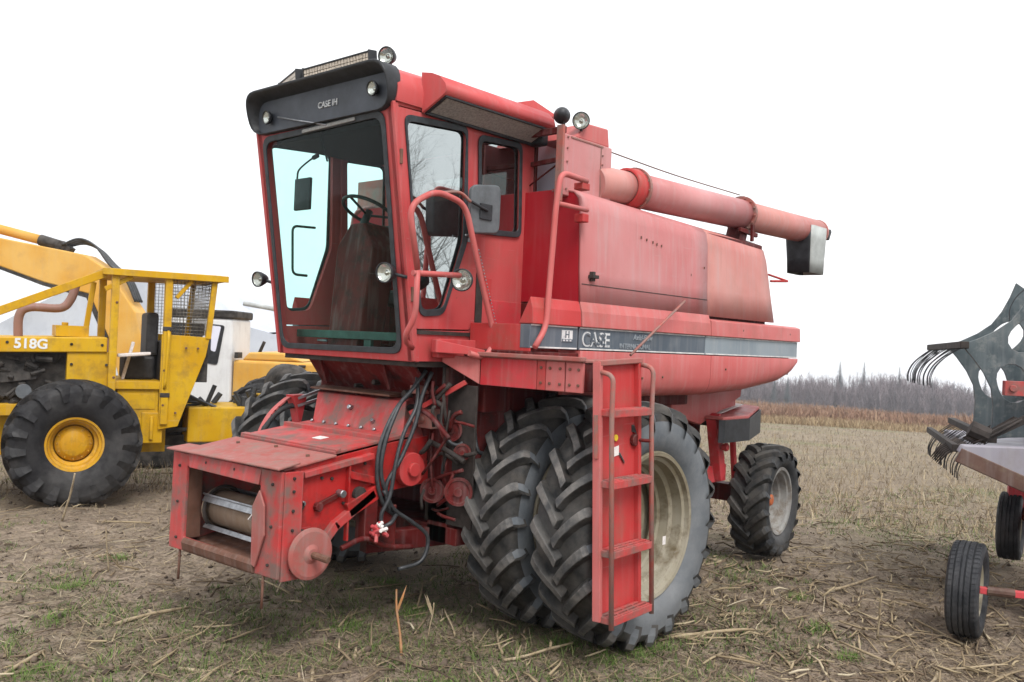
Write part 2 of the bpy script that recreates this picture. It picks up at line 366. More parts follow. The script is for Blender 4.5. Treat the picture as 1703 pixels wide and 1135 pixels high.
def make_ground():
    n = 640; gx = axis(n, 4.2, 700, 1.5); gy = axis(n, 4.2, 700, 1.2)
    X, Y = np.meshgrid(gx, gy, indexing='ij'); Z = terr(X, Y)
    v = np.stack([X, Y, Z], -1).reshape(-1, 3); i = np.arange(n*n).reshape(n, n)
    f = np.stack([i[:-1, :-1], i[1:, :-1], i[1:, 1:], i[:-1, 1:]], -1).reshape(-1, 4)
    me = bpy.data.meshes.new('ground'); me.from_pydata(v.tolist(), [], f.tolist()); me.polygons.foreach_set('use_smooth', [True]*len(f))
    mt, t, b = nt('trampled_corn_field'); pos = t.nodes.new('ShaderNodeNewGeometry').outputs['Position']
    mud = mixc(t, ramp(t, noise(t, pos, 1.3, 6, .6), .36, .64), (.150, .111, .084), (.25, .192, .147))
    fine = mixc(t, ramp(t, noise(t, pos, 16, 8, .72), .38, .66), mud, (.275, .225, .172))
    c = fine
    for k, (ang, thr) in enumerate(((.35, .56), (1.5, .58), (2.5, .60), (-.4, .60))):
        s = noise(t, mapv(t, pos, (7, 75, 7), (0, 0, ang)), 1.0, 5, .65, .4)
        c = mixc(t, mul(t, ramp(t, s, thr, thr+.09), .55), c, ((.30, .245, .18), (.25, .20, .15), (.33, .28, .205), (.06, .045, .038))[k])
    # old grass showing in patches
    gp = mul(t, ramp(t, noise(t, pos, .55, 4, .6), .55, .66), ramp(t, noise(t, pos, 6, 5, .7), .42, .6))
    wet = ramp(t, noise(t, pos, .8, 5, .65), .56, .70); c = mixc(t, mul(t, wet, .55), c, (.055, .042, .034))
    c = mixc(t, mul(t, gp, .35), c, (.10, .125, .05))
    # untrampled stubble field farther off: dry straw and old grass
    vd = t.nodes.new('ShaderNodeVectorMath'); vd.operation = 'DISTANCE'; t.links.new(pos, vd.inputs[0]); vd.inputs[1].default_value = (1.5, 1.5, 0)
    far = ramp(t, mul(t, mul(t, vd.outputs['Value'], .01, 'MULTIPLY'), mul(t, noise(t, pos, .35, 5, .65), .16), 'ADD'), .13, .27)
    straw = mixc(t, ramp(t, noise(t, mapv(t, pos, (1, 2.5, 1), (0, 0, .7)), .9, 7, .7), .38, .66), (.185, .147, .106), (.275, .228, .168))
    straw = mixc(t, mul(t, ramp(t, noise(t, pos, .16, 4, .6), .52, .66), .5), straw, (.165, .18, .08))
    c = mixc(t, far, c, straw)
    t.links.new(c, b.inputs['Base Color']); b.inputs['Roughness'].default_value = .92; b.inputs['Specular IOR Level'].default_value = .15
    h = mul(t, noise(t, pos, 9, 8, .75), noise(t, pos, 40, 5, .7), 'ADD'); bumpn(t, b, h, 1., .05)
    me.materials.append(mt); o = bpy.data.objects.new('ground', me); COL.objects.link(o)
    tag(o, 'muddy trampled corn field with straw and grass', 'ground', kind='structure')
make_ground()

# ------------------------------------------------------------------ wheels
def carcass(hw, Rc, rr):
    k = Rc-rr
    half = [(hw*.72, rr-.01), (hw*.80, rr+.03*k), (hw*.95, rr+.18*k), (hw*1.02, rr+.40*k), (hw*1.02, rr+.58*k), (hw*.985, rr+.76*k), (hw*.92, rr+.90*k), (hw*.80, rr+.965*k), (hw*.55, rr+.99*k), (hw*.2, rr+k)]
    return half+[(-a, r) for a, r in half[::-1]]
def lug_tyre(R, w, rr, nl, lh, delta=.27, tw=.030, worn=1., mats=('tyre', 'lug', 'sidewall'), seg=72):
    """traction tyre, axis along local y, chevrons pointing down when seen from +x"""
    hw = w/2; Rc = R-lh; b = MB(); pr = carcass(hw, Rc, rr)
    b.m = 0; b.lathe(pr[5:15], n=seg); b.m = 2; b.lathe(pr[:6], n=seg); b.lathe(pr[14:], n=seg)
    ys = [-.05, .16, .36, .56, .76, .90, .99, 1.035, 1.03]; tops = [0, 0, 0, .004, .012, .028, .065, .115, .17]
    def rbase(y):
        a = abs(y)/hw
        return Rc-.014 if a < .75 else Rc-.014-.5*(a-.75)*(Rc-rr)*.6
    for sgn in (1, -1):
        for i in range(nl):
            th0 = 2*math.pi*(i+(0 if sgn > 0 else .5))/nl; rows = []
            for k, (fy, tp) in enumerate(zip(ys, tops)):
                t = max(0, min(1, (fy+.05)/1.05)); th = th0+delta*(t**.85); y = sgn*fy*hw
                rt_ = R-tp*worn*R/.86; rb = min(rbase(y), rt_-.02)
                wt = tw*(1.2 if k == 0 else 1.0)*(1+.3*t); wb = wt*1.7
                for r, a in ((rb, -wb), (rt_, -wt), (rt_, wt), (rb, wb)):
                    an = th+a/R*1.15; yy = y+(-sgn*a*.55)
                    rows.append((r*math.cos(an), yy, r*math.sin(an)))
            K = len(ys); n0 = []
            b.m = 0
            b.add(rows, [q for k in range(K-1) for q in ((4*k, 4*k+1, 4*k+5, 4*k+4), (4*k+2, 4*k+3, 4*k+7, 4*k+6))]+[(0, 3, 2, 1), (4*K-4, 4*K-3, 4*K-2, 4*K-1)])
            b.m = 1; base = len(b.v)-len(rows)
            for k in range(K-1): b.f.append([base+4*k+1, base+4*k+2, base+4*k+6, base+4*k+5]); b.sm.append(False); b.mi.append(1 if k < 6 else 2)
    return b
def rim_mesh(rr, w, dish, discr=.2):
    """wheel rim: flanges at both sides, stepped barrel, disc set back by `dish` from the +y face"""
    hw = w/2; b = MB()
    pr = [(hw*.80, rr+.022), (hw*.86, rr+.012), (hw*.84, rr-.012), (hw*.70, rr-.020), (hw*.66, rr-.045), (hw*.34, rr-.052), (hw*.28, rr-.085), (-hw*.02, rr-.092), (-hw*.06, rr-.118), (-hw*.28, rr-.12), (-hw*.6, rr-.045), (-hw*.84, rr-.012), (-hw*.86, rr+.012), (-hw*.80, rr+.022)]
    b.lathes(pr, n=72)
    y = hw-dish
    b.lathes([(y, rr-.05), (y-.01, rr-.14), (y+.035, rr-.16), (y+.03, rr*.52), (y+.06, rr*.45), (y+.06, .0)], n=56)
    return b
# ================================================================== the combine harvester
CB = tag(empty('combine_harvester'), 'faded red combine harvester with glazed cab, dual front tyres and folded unloading auger', 'combine')
def P(name, b, mat, parent=None, bevel=.004, **k): return b.build(name, mat, parent or CB, bevel, **k)
xf = lambda z: 1.133+(z-1.894)*.1685
# ---- wheels
def wheel(root, name, loc, rz, parts):
    """parts: list of (part name, mesh data)"""
    o = empty(name, loc, rz); o.parent = root
    for n, me, sub in parts:
        c = bpy.data.objects.new(n, me); COL.objects.link(c); c.parent = o
    return o
def data(b, name, mats, bevel=0):
    o = b.build(name, mats); me = o.data; bpy.data.objects.remove(o); return me
FR, FWID = .858, .460
me_tyre = data(lug_tyre(FR, FWID, .515, 21, .060, delta=.30, tw=.0195), 'tyre', ('tyre', 'lug', 'sidewall'))
me_rimo = data(rim_mesh(.50, FWID, .36), 'rim', 'rim')
hb = MB(); hb.lathe([(-.12, .16), (-.06, .16), (-.05, .14), (.0, .13), (.02, .11), (.02, 0)], n=24)
for k in range(8):
    a = k*math.pi/4; hb.cyl((.115*math.cos(a), -.06, .115*math.sin(a)), (.115*math.cos(a), -.025, .115*math.sin(a)), .014, 6)
me_hub = data(hb, 'hub', 'rim')
YO, YI = 1.762, 1.130
for y, rz in ((YO, 0), (YI, 0), (-2.0, math.pi), (-1.34, math.pi)):
    w = wheel(CB, 'front_wheel', (-.085, y, FR-.03), 0, [('tyre', me_tyre, 0)])
    w.rotation_euler = (0, random.uniform(-.12, .12) if y != YO else .05, 0)
    bv = w.children[0].modifiers.new('bevel', 'BEVEL'); bv.width = .007; bv.segments = 2; bv.limit_method = 'ANGLE'; bv.angle_limit = R_(40)
    for n, me in (('rim', me_rimo), ('hub', me_hub)):
        c = bpy.data.objects.new(n, me); COL.objects.link(c); c.parent = w; c.rotation_euler.z = rz
        if n == 'hub': c.location.y = (-.10 if y > 0 else .10)
st = MB(); st.beam((-.32, YO+.16, 1.02), (-.315, YO+.16, 1.06), .03, .004, up=(0, 1, 0))
RRr = .578
me_rt = data(lug_tyre(RRr, .38, .345, 18, .046, delta=.36, tw=.018), 'tyre', ('tyre', 'tyre', 'wettyre'))
me_rr = data(rim_mesh(.330, .38, .25), 'rim', 'rim2')
hb = MB(); hb.lathe([(-.04, .085), (.0, .085), (.015, .06), (.05, .055), (.055, .045), (.055, 0)], n=20)
for k in range(8):
    a = k*math.pi/4; hb.cyl((.105*math.cos(a), -.04, .105*math.sin(a)), (.105*math.cos(a), .01, .105*math.sin(a)), .014, 6)
me_rh = data(hb, 'hub', 'hub')
for s in (1, -1):
    w = wheel(CB, 'rear_wheel', (-3.547, s*1.125, RRr-.03), 0, [('tyre', me_rt, 0)])
    w.rotation_euler = (0, .1, .10)
    bv = w.children[0].modifiers.new('bevel', 'BEVEL'); bv.width = .006; bv.segments = 2; bv.limit_method = 'ANGLE'; bv.angle_limit = R_(40)
    for n, me in (('rim', me_rr), ('hub', me_rh)):
        c = bpy.data.objects.new(n, me); COL.objects.link(c); c.parent = w; c.rotation_euler.z = 0 if s > 0 else math.pi
        if n == 'hub': c.location.y = s*.02
b = MB(); b.beam((-.085, -2.02, .83), (-.085, 1.72, .83), .17, .17); b.beam((-.085, -1.0, .83), (-.085, 1.0, .83), .34, .36); P('front_axle', b, 'red_dark')
b = MB(); b.beam((-3.547, -.98, .57), (-3.547, .98, .57), .16, .18); b.beam((-3.547, 0, .6), (-3.547, 0, 1.2), .3, .3)
for s in (1, -1): b.beam((-3.547, s*.86, .40), (-3.547, s*.86, .74), .14, .12)
P('rear_axle', b, 'red_dark')
# ---- main body under the tank
SB = 1.38
def loft(secs, mat, name, parent=None, bevel=.004, caps=True):
    b = MB(); n = len(secs[0]); vs = [p for s in secs for p in s]; fs = []
    for i in range(len(secs)-1):
        for k in range(n-1): fs.append((i*n+k, i*n+k+1, (i+1)*n+k+1, (i+1)*n+k))
    b.add(vs, fs, True)
    if caps: b.add(secs[0], [tuple(range(n))]); b.add(secs[-1], [tuple(range(n))])
    return P(name, b, mat, parent, bevel)
for s in (1, -1):
    # lower skirt panel, bottom rolled under and rising at the rear
    xs = [(.07, 1.69), (-.9, 1.665), (-1.83, 1.665), (-2.6, 1.70), (-3.26, 1.775), (-3.50, 1.85), (-3.615, 1.95)]
    def skirt(a, z_, c, z2, nm, mt):
        secs = []
        for x, zb in [q for q in xs if c-1e-6 <= q[0] <= a+1e-6]:
            zb = min(zb, 1.985); h = 2.018-zb
            e = min(1., h/.30); secs.append([(x, s*(SB-.18), zb-.002), (x, s*(SB-.10), zb+.004*e), (x, s*(SB-.045), zb+.03*e), (x, s*(SB-.012), zb+.085*e), (x, s*SB, zb+.16*e), (x, s*SB, 2.018), (x, s*(SB-.2), 2.018)])
        return loft(secs, mt, nm)
    skirt(.07, 0, -1.83, 0, 'skirt_panel', 'red_orange'); xs[2] = (-1.836, 1.665); skirt(-1.836, 0, -3.615, 0, 'skirt_panel', 'red_orange')
    # stripe band, then the band above it
    for a, c, mt in ((.62, .088, 'stripe'), (.072, -1.735, 'stripe'), (-1.742, -3.62, 'stripe2')):
        b = MB(); b.box(c, a, *sorted((s*(SB-.10), s*(SB-.012))), 2.024, 2.186); sp = P('stripe_panel', b, mt)
        for z in (2.027, 2.178):
            b = MB(); b.box(c+.01, a-.01, *sorted((s*(SB-.013), s*(SB-.008))), z, z+.010); P('pinstripe', b, 'pin', sp, 0)
    for a, c, mt in ((.62, .078, 'red'), (.066, -1.80, 'red_orange'), (-1.808, -3.64, 'red_orange')):
        b = MB(); z1 = 2.36 if a > 0 else 2.36
        if c < -3: b.prism([(a, s*(SB-.12), 2.19), (a, s*(SB+.012), 2.19), (a, s*(SB+.004), 2.325), (a, s*(SB-.05), 2.345)], (c-a, 0, 0))
        else: b.prism([(a, s*(SB-.12), 2.19), (a, s*(SB+.012), 2.19), (a, s*(SB+.004), 2.30), (a, s*(SB-.022), 2.375)], (c-a, 0, 0))
        P('belt_panel', b, mt, bevel=.006)
    # tank side sheets
    def tside(x, zt):
        return [(x, s*(SB-.022), 2.365), (x, s*(SB-.035), 2.60), (x, s*(SB-.05), zt-.16), (x, s*(SB-.07), zt-.06), (x, s*(SB-.12), zt-.01), (x, s*(SB-.22), zt+.012), (x, s*(SB-.34), zt+.015)]
    tt = lambda x: 3.20+(x-.05)*.028
    def sheet(x0, x1, sl, mt, lo=0):
        secs = []
        for k in range(9):
            t = k/8; q = tside(0, tt(x0+(x1-x0)*t)); secs.append([((x0+(x1-x0)*t)-sl*t*((p[2]-2.36)*-.28), p[1], p[2]) for p in q])
        b = MB(); n = len(secs[0]); b.add([p for q in secs for p in q], [(i*n+k, i*n+k+1, (i+1)*n+k+1, (i+1)*n+k) for i in range(8) for k in range(n-1)], True)
        o = P('tank_side', b, mt, bevel=0); sd_ = o.modifiers.new('t', 'SOLIDIFY'); sd_.thickness = .02; sd_.offset = -1 if s > 0 else 1
        return o
    sheet(.055, -1.775, 0, 'red_fade'); sheet(-1.782, -3.085, 1, 'red_pale')
    b = MB(); b.box(-1.77, .045, *sorted((s*(SB-.034), s*(SB-.026))), 2.500, 2.506); P('panel_seam', b, 'dark', bevel=0)
b = MB(); b.prism([(.02, -1.30, 1.75), (.02, 1.30, 1.75), (.02, 1.30, 3.10), (.02, 1.05, 3.19), (.02, -1.05, 3.19), (.02, -1.30, 3.10)], (-2.9, 0, 0))
b.prism([(-2.88, -1.3, 2.3), (-3.02, -1.3, 2.3), (-2.88, -1.3, 3.05)], (0, 2.6, 0)); b.box(-3.58, -2.9, -1.3, 1.3, 1.85, 2.32)
P('tank_core', b, 'red_dark')
# tank front wall (unfaded red, sheltered by the cab)
b = MB(); zt = 3.2; b.prism([(.03, -1.345, 2.37), (.03, 1.345, 2.37), (.03, 1.325, zt-.16), (.03, 1.30, zt-.06), (.03, 1.25, zt-.01), (.03, 1.15, zt+.01), (.03, -1.15, zt+.01), (.03, -1.3, zt-.06), (.03, -1.325, zt-.16)], (.022, 0, 0)); P('tank_front', b, 'red_deep')
b = MB(); b.box(.06, .62, -1.365, 1.365, 1.97, 2.0); b.box(.04, .06, -1.36, 1.36, 1.9, 2.36); P('deck_floor', b, 'red_dark')
b = MB(); b.box(.60, .616, .80, 1.367, 2.0, 2.186); P('deck_face', b, 'red')
# latch on the side door of the tank
b = MB(); b.box(-.10, -.03, SB-.03, SB+.02, 2.55, 2.575); b.box(-.075, -.045, SB-.03, SB+.005, 2.53, 2.6); P('latch', b, 'dark', bevel=.003)
# small louvre marks and rivets on the faded sheet
b = MB()
for x, z in ((-.72, 2.93), (-.80, 2.92), (-.89, 2.91), (-.95, 2.90), (-1.02, 2.895), (-1.72, 2.78), (-1.72, 2.55), (-1.5, 2.70)):
    b.box(x-.004, x+.004, SB-.045, SB-.036, z-.010, z+.010)
for x, z in ((-.75, 1.82), (-1.05, 1.83), (-2.1, 1.9), (-3.4, 2.26), (-2.4, 2.26), (-1.0, 2.26)): b.cyl((x, SB-.006, z), (x, SB+.010, z), .010, 8)
P('rivet', b, 'rust', bevel=0)
# stripe lettering
z0 = SB-.012
text_mesh('lettering', 'CASE', .150, 'decal', CB, (.040, z0+.0005, 2.053), (-1, 0, 0), (0, 0, 1))
text_mesh('lettering', 'CASE', .118, 'stripe', CB, (.024, z0+.0035, 2.065), (-1, 0, 0), (0, 0, 1))
text_mesh('lettering', 'INTERNATIONAL', .055, 'decal_dim', CB, (-.44, z0+.001, 2.048), (-1, 0, 0), (0, 0, 1))
text_mesh('lettering', 'Axial-Flow', .062, 'decal_dim', CB, (-.62, z0+.001, 2.118), (-1, 0, 0), (0, 0, 1), shear=.25)
emb = MB(); emb.box(.150, .275, z0, z0+.003, 2.078, 2.160); eo = P('emblem', emb, 'decal', bevel=0)
b = MB(); b.box(.152, .273, z0+.003, z0+.005, 2.078, 2.097); b.box(.19, .20, z0+.003, z0+.005, 2.105, 2.155); b.box(.225, .235, z0+.003, z0+.005, 2.105, 2.155); b.box(.19, .235, z0+.003, z0+.0045, 2.126, 2.134); P('emblem_mark', b, 'stripe', eo, 0)
b = MB()
for x in (.168, .204, .240): b.box(x, x+.022, z0+.005, z0+.0065, 2.082, 2.093)
P('emblem_mark', b, 'decal', eo, 0)
# diagonal prop rod, and bracket rods at the back of the tank
b = MB(); b.tube([(-.40, 1.50, 2.0), (-1.23, 1.45, 2.46)], .011, 6); P('prop_rod', b, 'wornsteel', bevel=0)
b = MB(); b.tube(rpath([(-2.98, 1.33, 2.83), (-3.42, 1.33, 2.80), (-3.03, 1.33, 2.77)], .03), .012, 6); P('rear_step', b, 'red', bevel=0)
# ---- elevator housing and unloading auger
EY = 1.20
b = MB(); b.prism([(.13, 1.13, 3.15), (.13, EY, 3.15), (.13, EY, 3.60), (.13, 1.13, 3.61)], (-.60, 0, 0)); b.box(-.47, -.30, .75, 1.135, 3.15, 3.60); eh = P('elevator_housing', b, 'red_fade', bevel=.008)
b = MB(); b.prism([(-.02, .80, 3.62), (-.02, 1.16, 3.605), (-.20, 1.16, 3.735), (-.44, 1.16, 3.74), (-.46, 1.16, 3.60), (-.46, .80, 3.62)][:0] or [(-.02, .8, 3.60), (-.16, .8, 3.735), (-.43, .8, 3.745), (-.455, .8, 3.60)], (0, .385, 0)); P('housing_hood', b, 'red_orange', eh, .012)
b = MB(); b.box(.13, .155, EY-.055, EY+.008, 3.10, 3.66); P('corner_angle', b, 'wornsteel', eh)
b = MB(); b.box(-.35, .05, EY, EY+.006, 3.58, 3.592); b.box(-.33, -.322, EY, EY+.005, 3.2, 3.58)
for z in (3.24, 3.31, 3.38, 3.45, 3.52): b.cyl((-.345, EY, z), (-.345, EY+.012, z), .007, 6)
for z in (3.2, 3.3, 3.4, 3.5, 3.58): b.cyl((.09, EY, z), (.09, EY+.012, z), .008, 6)
P('housing_seam', b, 'wornsteel', eh, 0)
UA = empty('unloading_auger'); UA.parent = CB
A0, A1, A2, A3 = Vector((-.50, 1.14, 3.33)), Vector((-.86, 1.15, 3.345)), Vector((-2.66, 1.17, 3.385)), Vector((-4.38, 1.19, 3.415))
b = MB(); b.tube([A0+Vector((.16, -.02, -.02)), A0, A1], [.135, .135, .130], 28); P('elbow', b, 'red_pale', UA, 0)
def flange(p, r, t=.03, nb=14, mat='wornsteel'):
    d = (A3-A0).normalized(); f = MB(); f.lathe([(-t/2, r*.8), (-t/2, r), (t/2, r), (t/2, r*.8)], p, d, 32, False)
    u = d.orthogonal().normalized(); w = d.cross(u)
    for k in range(nb):
        an = 2*math.pi*k/nb; q = p+(u*math.cos(an)+w*math.sin(an))*(r-.018); f.cyl(q-d*(t/2+.012), q+d*(t/2+.012), .010, 6)
    return f
P('flange', flange(A1, .178), 'wornsteel', UA, .003)
b = MB(); d = (A3-A0).normalized(); b.lathe([(-.10, .136), (-.10, .158), (-.02, .165), (.02, .165), (.02, .136)], A1-d*.03, d, 28); P('clamp_ring', b, 'red', UA, 0)
b = MB(); b.tube([A1, A2], .142, 32); P('tube', b, 'red_fade', UA, 0)
P('flange', flange(A2, .176, .028), 'wornsteel', UA, .003)
b = MB(); b.tube([A2, A3], .138, 32); P('tube', b, 'red_pale', UA, 0)
b = MB(); b.tube([A3-d*.02, A3+d*.005], .144, 28); P('end_cap', b, 'red_pale', UA, 0)
# rubber spout hanging from the end: black boot, pale inner face
b = MB(); rows = []
for z, g, sh in ((3.44, 1.06, 0), (3.30, 1.05, 0), (3.10, .98, -.01), (2.94, .95, -.015)):
    rows += [(x*g+(-4.125)+sh, y*g+1.19, z) for x, y in rpoly([(.185, -.15), (.185, .15), (-.185, .15), (-.185, -.15)], .05, 3)]
for i in range(3):
    for k in range(16):
        b.m = 1 if 5 <= k <= 11 else 0
        b.f.append([i*16+k, i*16+(k+1) % 16, (i+1)*16+(k+1) % 16, (i+1)*16+k]); b.sm.append(True); b.mi.append(b.m)
b.v = rows; o = P('spout_boot', b, ['black', 'spoutgrey'], UA, 0); o.modifiers.new('t', 'SOLIDIFY').thickness = .012
b = MB(); b.prism([(-4.40, 1.16, 3.34), (-4.42, 1.16, 3.44), (-4.47, 1.16, 3.46), (-4.50, 1.16, 3.43), (-4.44, 1.16, 3.33)], (0, .16, 0)); P('spout_lip', b, 'black', UA, .01)
b = MB(); b.beam((-2.60, 1.15, 3.10), (-2.66, 1.15, 3.25), .16, .12); b.beam((-2.5, 1.25, 3.22), (-2.85, 1.25, 3.20), .03, .04); b.beam((-2.66, 1.3, 3.12), (-2.66, 1.3, 3.28), .03, .03); P('rest_bracket', b, 'red_dark', UA)
b = MB(); b.tube(spline([(-.50, 1.12, 3.60), (-1.5, 1.13, 3.575), (-2.66, 1.15, 3.575)]), .0055, 5); P('cable', b, 'rust', UA, 0)
# ---- cab
DW = [(1.31, 3.517), (.727, 3.557), (.696, 2.769), (.884, 2.244), (1.099, 2.224)]
SW = [(.595, 3.527), (.14, 3.551), (.112, 2.872), (.552, 2.85)]
DO = [(xf(2.11)-.035, 2.11), (.594, 2.125), (.645, 3.603), (xf(3.585)-.03, 3.583)]
def ring(b, pts, w, to3, off): b.plate(grow(pts, w*.5), [grow(pts, -w*.6)], to3, off)
CAB = empty('cab'); CAB.parent = CB
for s in (1, -1):
    y = s*.78; to = lambda x, z, y=y: (x, y, z)
    b = MB(); b.plate([(xf(1.9), 1.90), (-.06, 1.90), (-.03, 3.62), (xf(3.62), 3.62)], [rpoly(DO, .03), rpoly(SW, .06)], to, (0, -s*.05, 0)); P('side_wall', b, 'red_cab', CAB, .004)
    dpoly = rpoly(grow(DO, -.008), .03)
    b = MB(); b.plate(dpoly, [rpoly(DW, .06)], lambda x, z, y=y+s*.006: (x, y, z), (0, -s*.035, 0))
    dr = P('door' if s > 0 else 'right_panel', b, 'red_cab', CAB, .004)
    for pts, par, nm, gm in ((DW, dr, 'window_pane', 'glass_s' if s > 0 else 'glass_r'), (SW, CAB, 'side_window', 'glass_s' if s > 0 else 'glass_r')):
        b = MB(); ring(b, rpoly(pts, .06), .034, lambda x, z, y=y+s*.008: (x, y, z), (0, s*.012, 0)); P('gasket', b, 'gasket', par, .004)
        b = MB(); b.add([(x, y-s*.01, z) for x, z in rpoly(pts, .06)], [tuple(range(len(rpoly(pts, .06))))]); P(nm, b, gm, par, 0)
    if s > 0:
        b = MB(); b.box(.50, .60, .786, .80, 2.02, 2.115); b.box(.49, .56, .786, .79, 2.12, 2.55); b.box(.60, 1.12, .782, .792, 2.085, 2.112); P('door_seal', b, 'dark', CAB, 0)
        b = MB(); b.tube([(.66, .79, 2.80), (.66, .835, 2.80), (.74, .835, 2.80)], .009, 6); b.box(.645, .675, .78, .80, 2.76, 2.84); P('door_handle', b, 'steel', dr, .002)
        b = MB()
        for z in (2.35, 3.25): b.cyl((xf(z)-.025, .80, z-.05), (xf(z)-.025, .80, z+.05), .012, 8)
        P('hinge', b, 'rust', dr, 0)
        # lower rear corner panels beside the platform
        b = MB(); b.box(-.045, .40, .782, .79, 2.02, 2.36); P('corner_panel', b, 'red_bright', CAB, .003)
        b = MB(); b.box(.4, .47, .783, .792, 2.36, 2.52); P('corner_panel', b, 'red', CAB, .003)
    # A pillar corner strip
    b = MB(); b.beam((xf(1.9)-.005, s*.785, 1.90), (xf(3.6)-.005, s*.785, 3.60), .025, .03, up=(0, 1, 0)); P('corner_pillar', b, 'red_cab', CAB, .006)
WS = [(-.70, 3.515), (.69, 3.535), (.665, 1.962), (-.725, 1.955)]
f3 = lambda y, z: (xf(z), y, z)
b = MB(); b.plate([(-.79, 1.895), (.79, 1.895), (.79, 3.60), (-.79, 3.60)], [rpoly(WS, .09)], f3, (-.05, 0, 0)); wf = P('windshield_frame', b, 'red_cab', CAB, .006)
b = MB(); ring(b, rpoly(WS, .09), .04, lambda y, z: (xf(z)+.002, y, z), (.012, 0, 0)); P('gasket', b, 'gasket', wf, .004)
b = MB(); b.add([(xf(z)-.012, y, z) for y, z in rpoly(WS, .09)], [tuple(range(len(rpoly(WS, .09))))]); P('windshield', b, 'glass_f', CAB, 0)
b = MB(); RW = [(-.5, 3.42), (.5, 3.42), (.5, 2.75), (-.5, 2.75)]; b.plate([(-.78, 1.9), (.78, 1.9), (.78, 3.62), (-.78, 3.62)], [rpoly(RW, .06)], lambda y, z: (-.05, y, z), (-.03, 0, 0)); P('rear_wall', b, 'red_dark', CAB)
b = MB(); b.box(-.05, 1.10, -.76, .76, 1.86, 1.93); P('floor', b, 'dark', CAB)
b = MB(); b.box(.98, 1.04, -.70, .70, 2.03, 2.09); b.box(1.0, 1.03, .12, .2, 1.93, 2.03); P('floor_beam', b, 'green', CAB)
# interior
b = MB(); b.prism([(1.02, -.34, 1.95), (1.02, .02, 1.95), (.93, .05, 2.72), (.90, -.10, 2.92), (.90, -.26, 2.92), (.94, -.37, 2.74)], (-.25, 0, 0)); P('steering_column', b, 'red_dark', CAB, .02)
b = MB(); c = Vector((.78, -.19, 3.02)); ax = Vector((-.45, 0, .9)).normalized(); u = Vector((0, 1, 0)); w = ax.cross(u)
b.tube([c+(u*math.cos(k*math.pi/18)+w*math.sin(k*math.pi/18))*.215 for k in range(36)], .014, 8, closed=True)
for a in (.5, 2.6, 4.7): b.tube([c-ax*.03, c+(u*math.cos(a)+w*math.sin(a))*.21], .010, 6)
b.tube([c-ax*.18, c+ax*.01], .03, 10); P('steering_wheel', b, 'black', CAB, 0)
b = MB(); b.prism(rpoly([(.50, 2.40), (.02, 2.36), (.02, 2.28), (.50, 2.30)], .03) and [(x, -.26, z) for x, z in rpoly([(.52, 2.44), (.06, 2.40), (.06, 2.28), (.52, 2.30)], .05)], (0, .52, 0)); b.prism([(x, -.25, z) for x, z in rpoly([(.16, 2.42), (.02, 3.05), (-.03, 3.03), (.04, 2.38)], .05)], (0, .50, 0)); b.box(.10, .42, -.2, .2, 1.93, 2.3); P('operator_seat', b, 'seat', CAB, .01)
b = MB(); b.box(-.02, .62, .40, .72, 1.93, 2.46); b.box(.62, .95, .46, .74, 1.93, 2.30); P('side_console', b, 'red_dark', CAB, .02)
b = MB(); b.box(.50, .60, .52, .62, 2.46, 2.62); b.tube([(.45, .5, 2.45), (.5, .5, 2.8)], .012, 6); b.tube([(.35, .6, 2.45), (.38, .6, 2.75)], .012, 6); b.box(.82, .9, .50, .7, 2.3, 2.5); P('levers', b, 'black', CAB, .004)
b = MB(); b.box(.80, .87, -.42, -.32, 1.95, 2.22); b.box(.9, .99, -.5, -.38, 2.0, 2.02); P('pedals', b, 'steel', CAB, .004)
b = MB(); b.box(1.08, 1.11, -.72, -.52, 3.02, 3.27); mo = P('monitor', b, 'black', CAB, .008)
b = MB(); b.tube(spline([(1.1, -.70, 3.27), (1.1, -.68, 3.34), (1.1, -.55, 3.40), (1.1, -.48, 3.42)]), .008, 6); b.cyl((1.1, -.50, 3.415), (1.1, -.44, 3.43), .018, 8); P('microphone_arm', b, 'black', CAB, 0)
b = MB(); b.tube(rpath([(.80, -.85, 2.93), (1.02, -.85, 2.92), (1.0, -.85, 2.53), (.86, -.85, 2.53)], .05), .011, 6); P('right_handrail', b, 'green', CB, 0)
b = MB(); b.tube([(1.35, -.10, 3.56), (1.32, -.02, 3.30)], .008, 6); b.box(.35, 1.30, -.7, .7, 3.50, 3.60); P('headliner', b, 'liner', CAB, .01)
# roof
def rsec(x, w, zt, zs=3.605): return [(x, y, z) for y, z in ((-w, zs), (-w-.012, zs+.09), (-w+.02, zt-.07), (-w+.12, zt-.012), (-w+.3, zt), (0, zt+.012), (w-.3, zt), (w-.12, zt-.012), (w-.02, zt-.07), (w+.012, zs+.09), (w, zs))]
secs = [rsec(1.40, .80, 3.865), rsec(1.1, .80, 3.872), rsec(.4, .80, 3.872), rsec(-.06, .79, 3.85)]
b = MB(); n = len(secs[0]); b.add([p for q in secs for p in q], [(i*n+k, i*n+k+1, (i+1)*n+k+1, (i+1)*n+k) for i in range(3) for k in range(n-1)], True); b.add(secs[0], [tuple(range(n))]); b.add(secs[-1], [tuple(range(n))]); b.add([secs[0][0], secs[0][-1], secs[-1][-1], secs[-1][0]], [(0, 1, 2, 3)])
roof = P('roof', b, 'red_cab', CAB, 0)
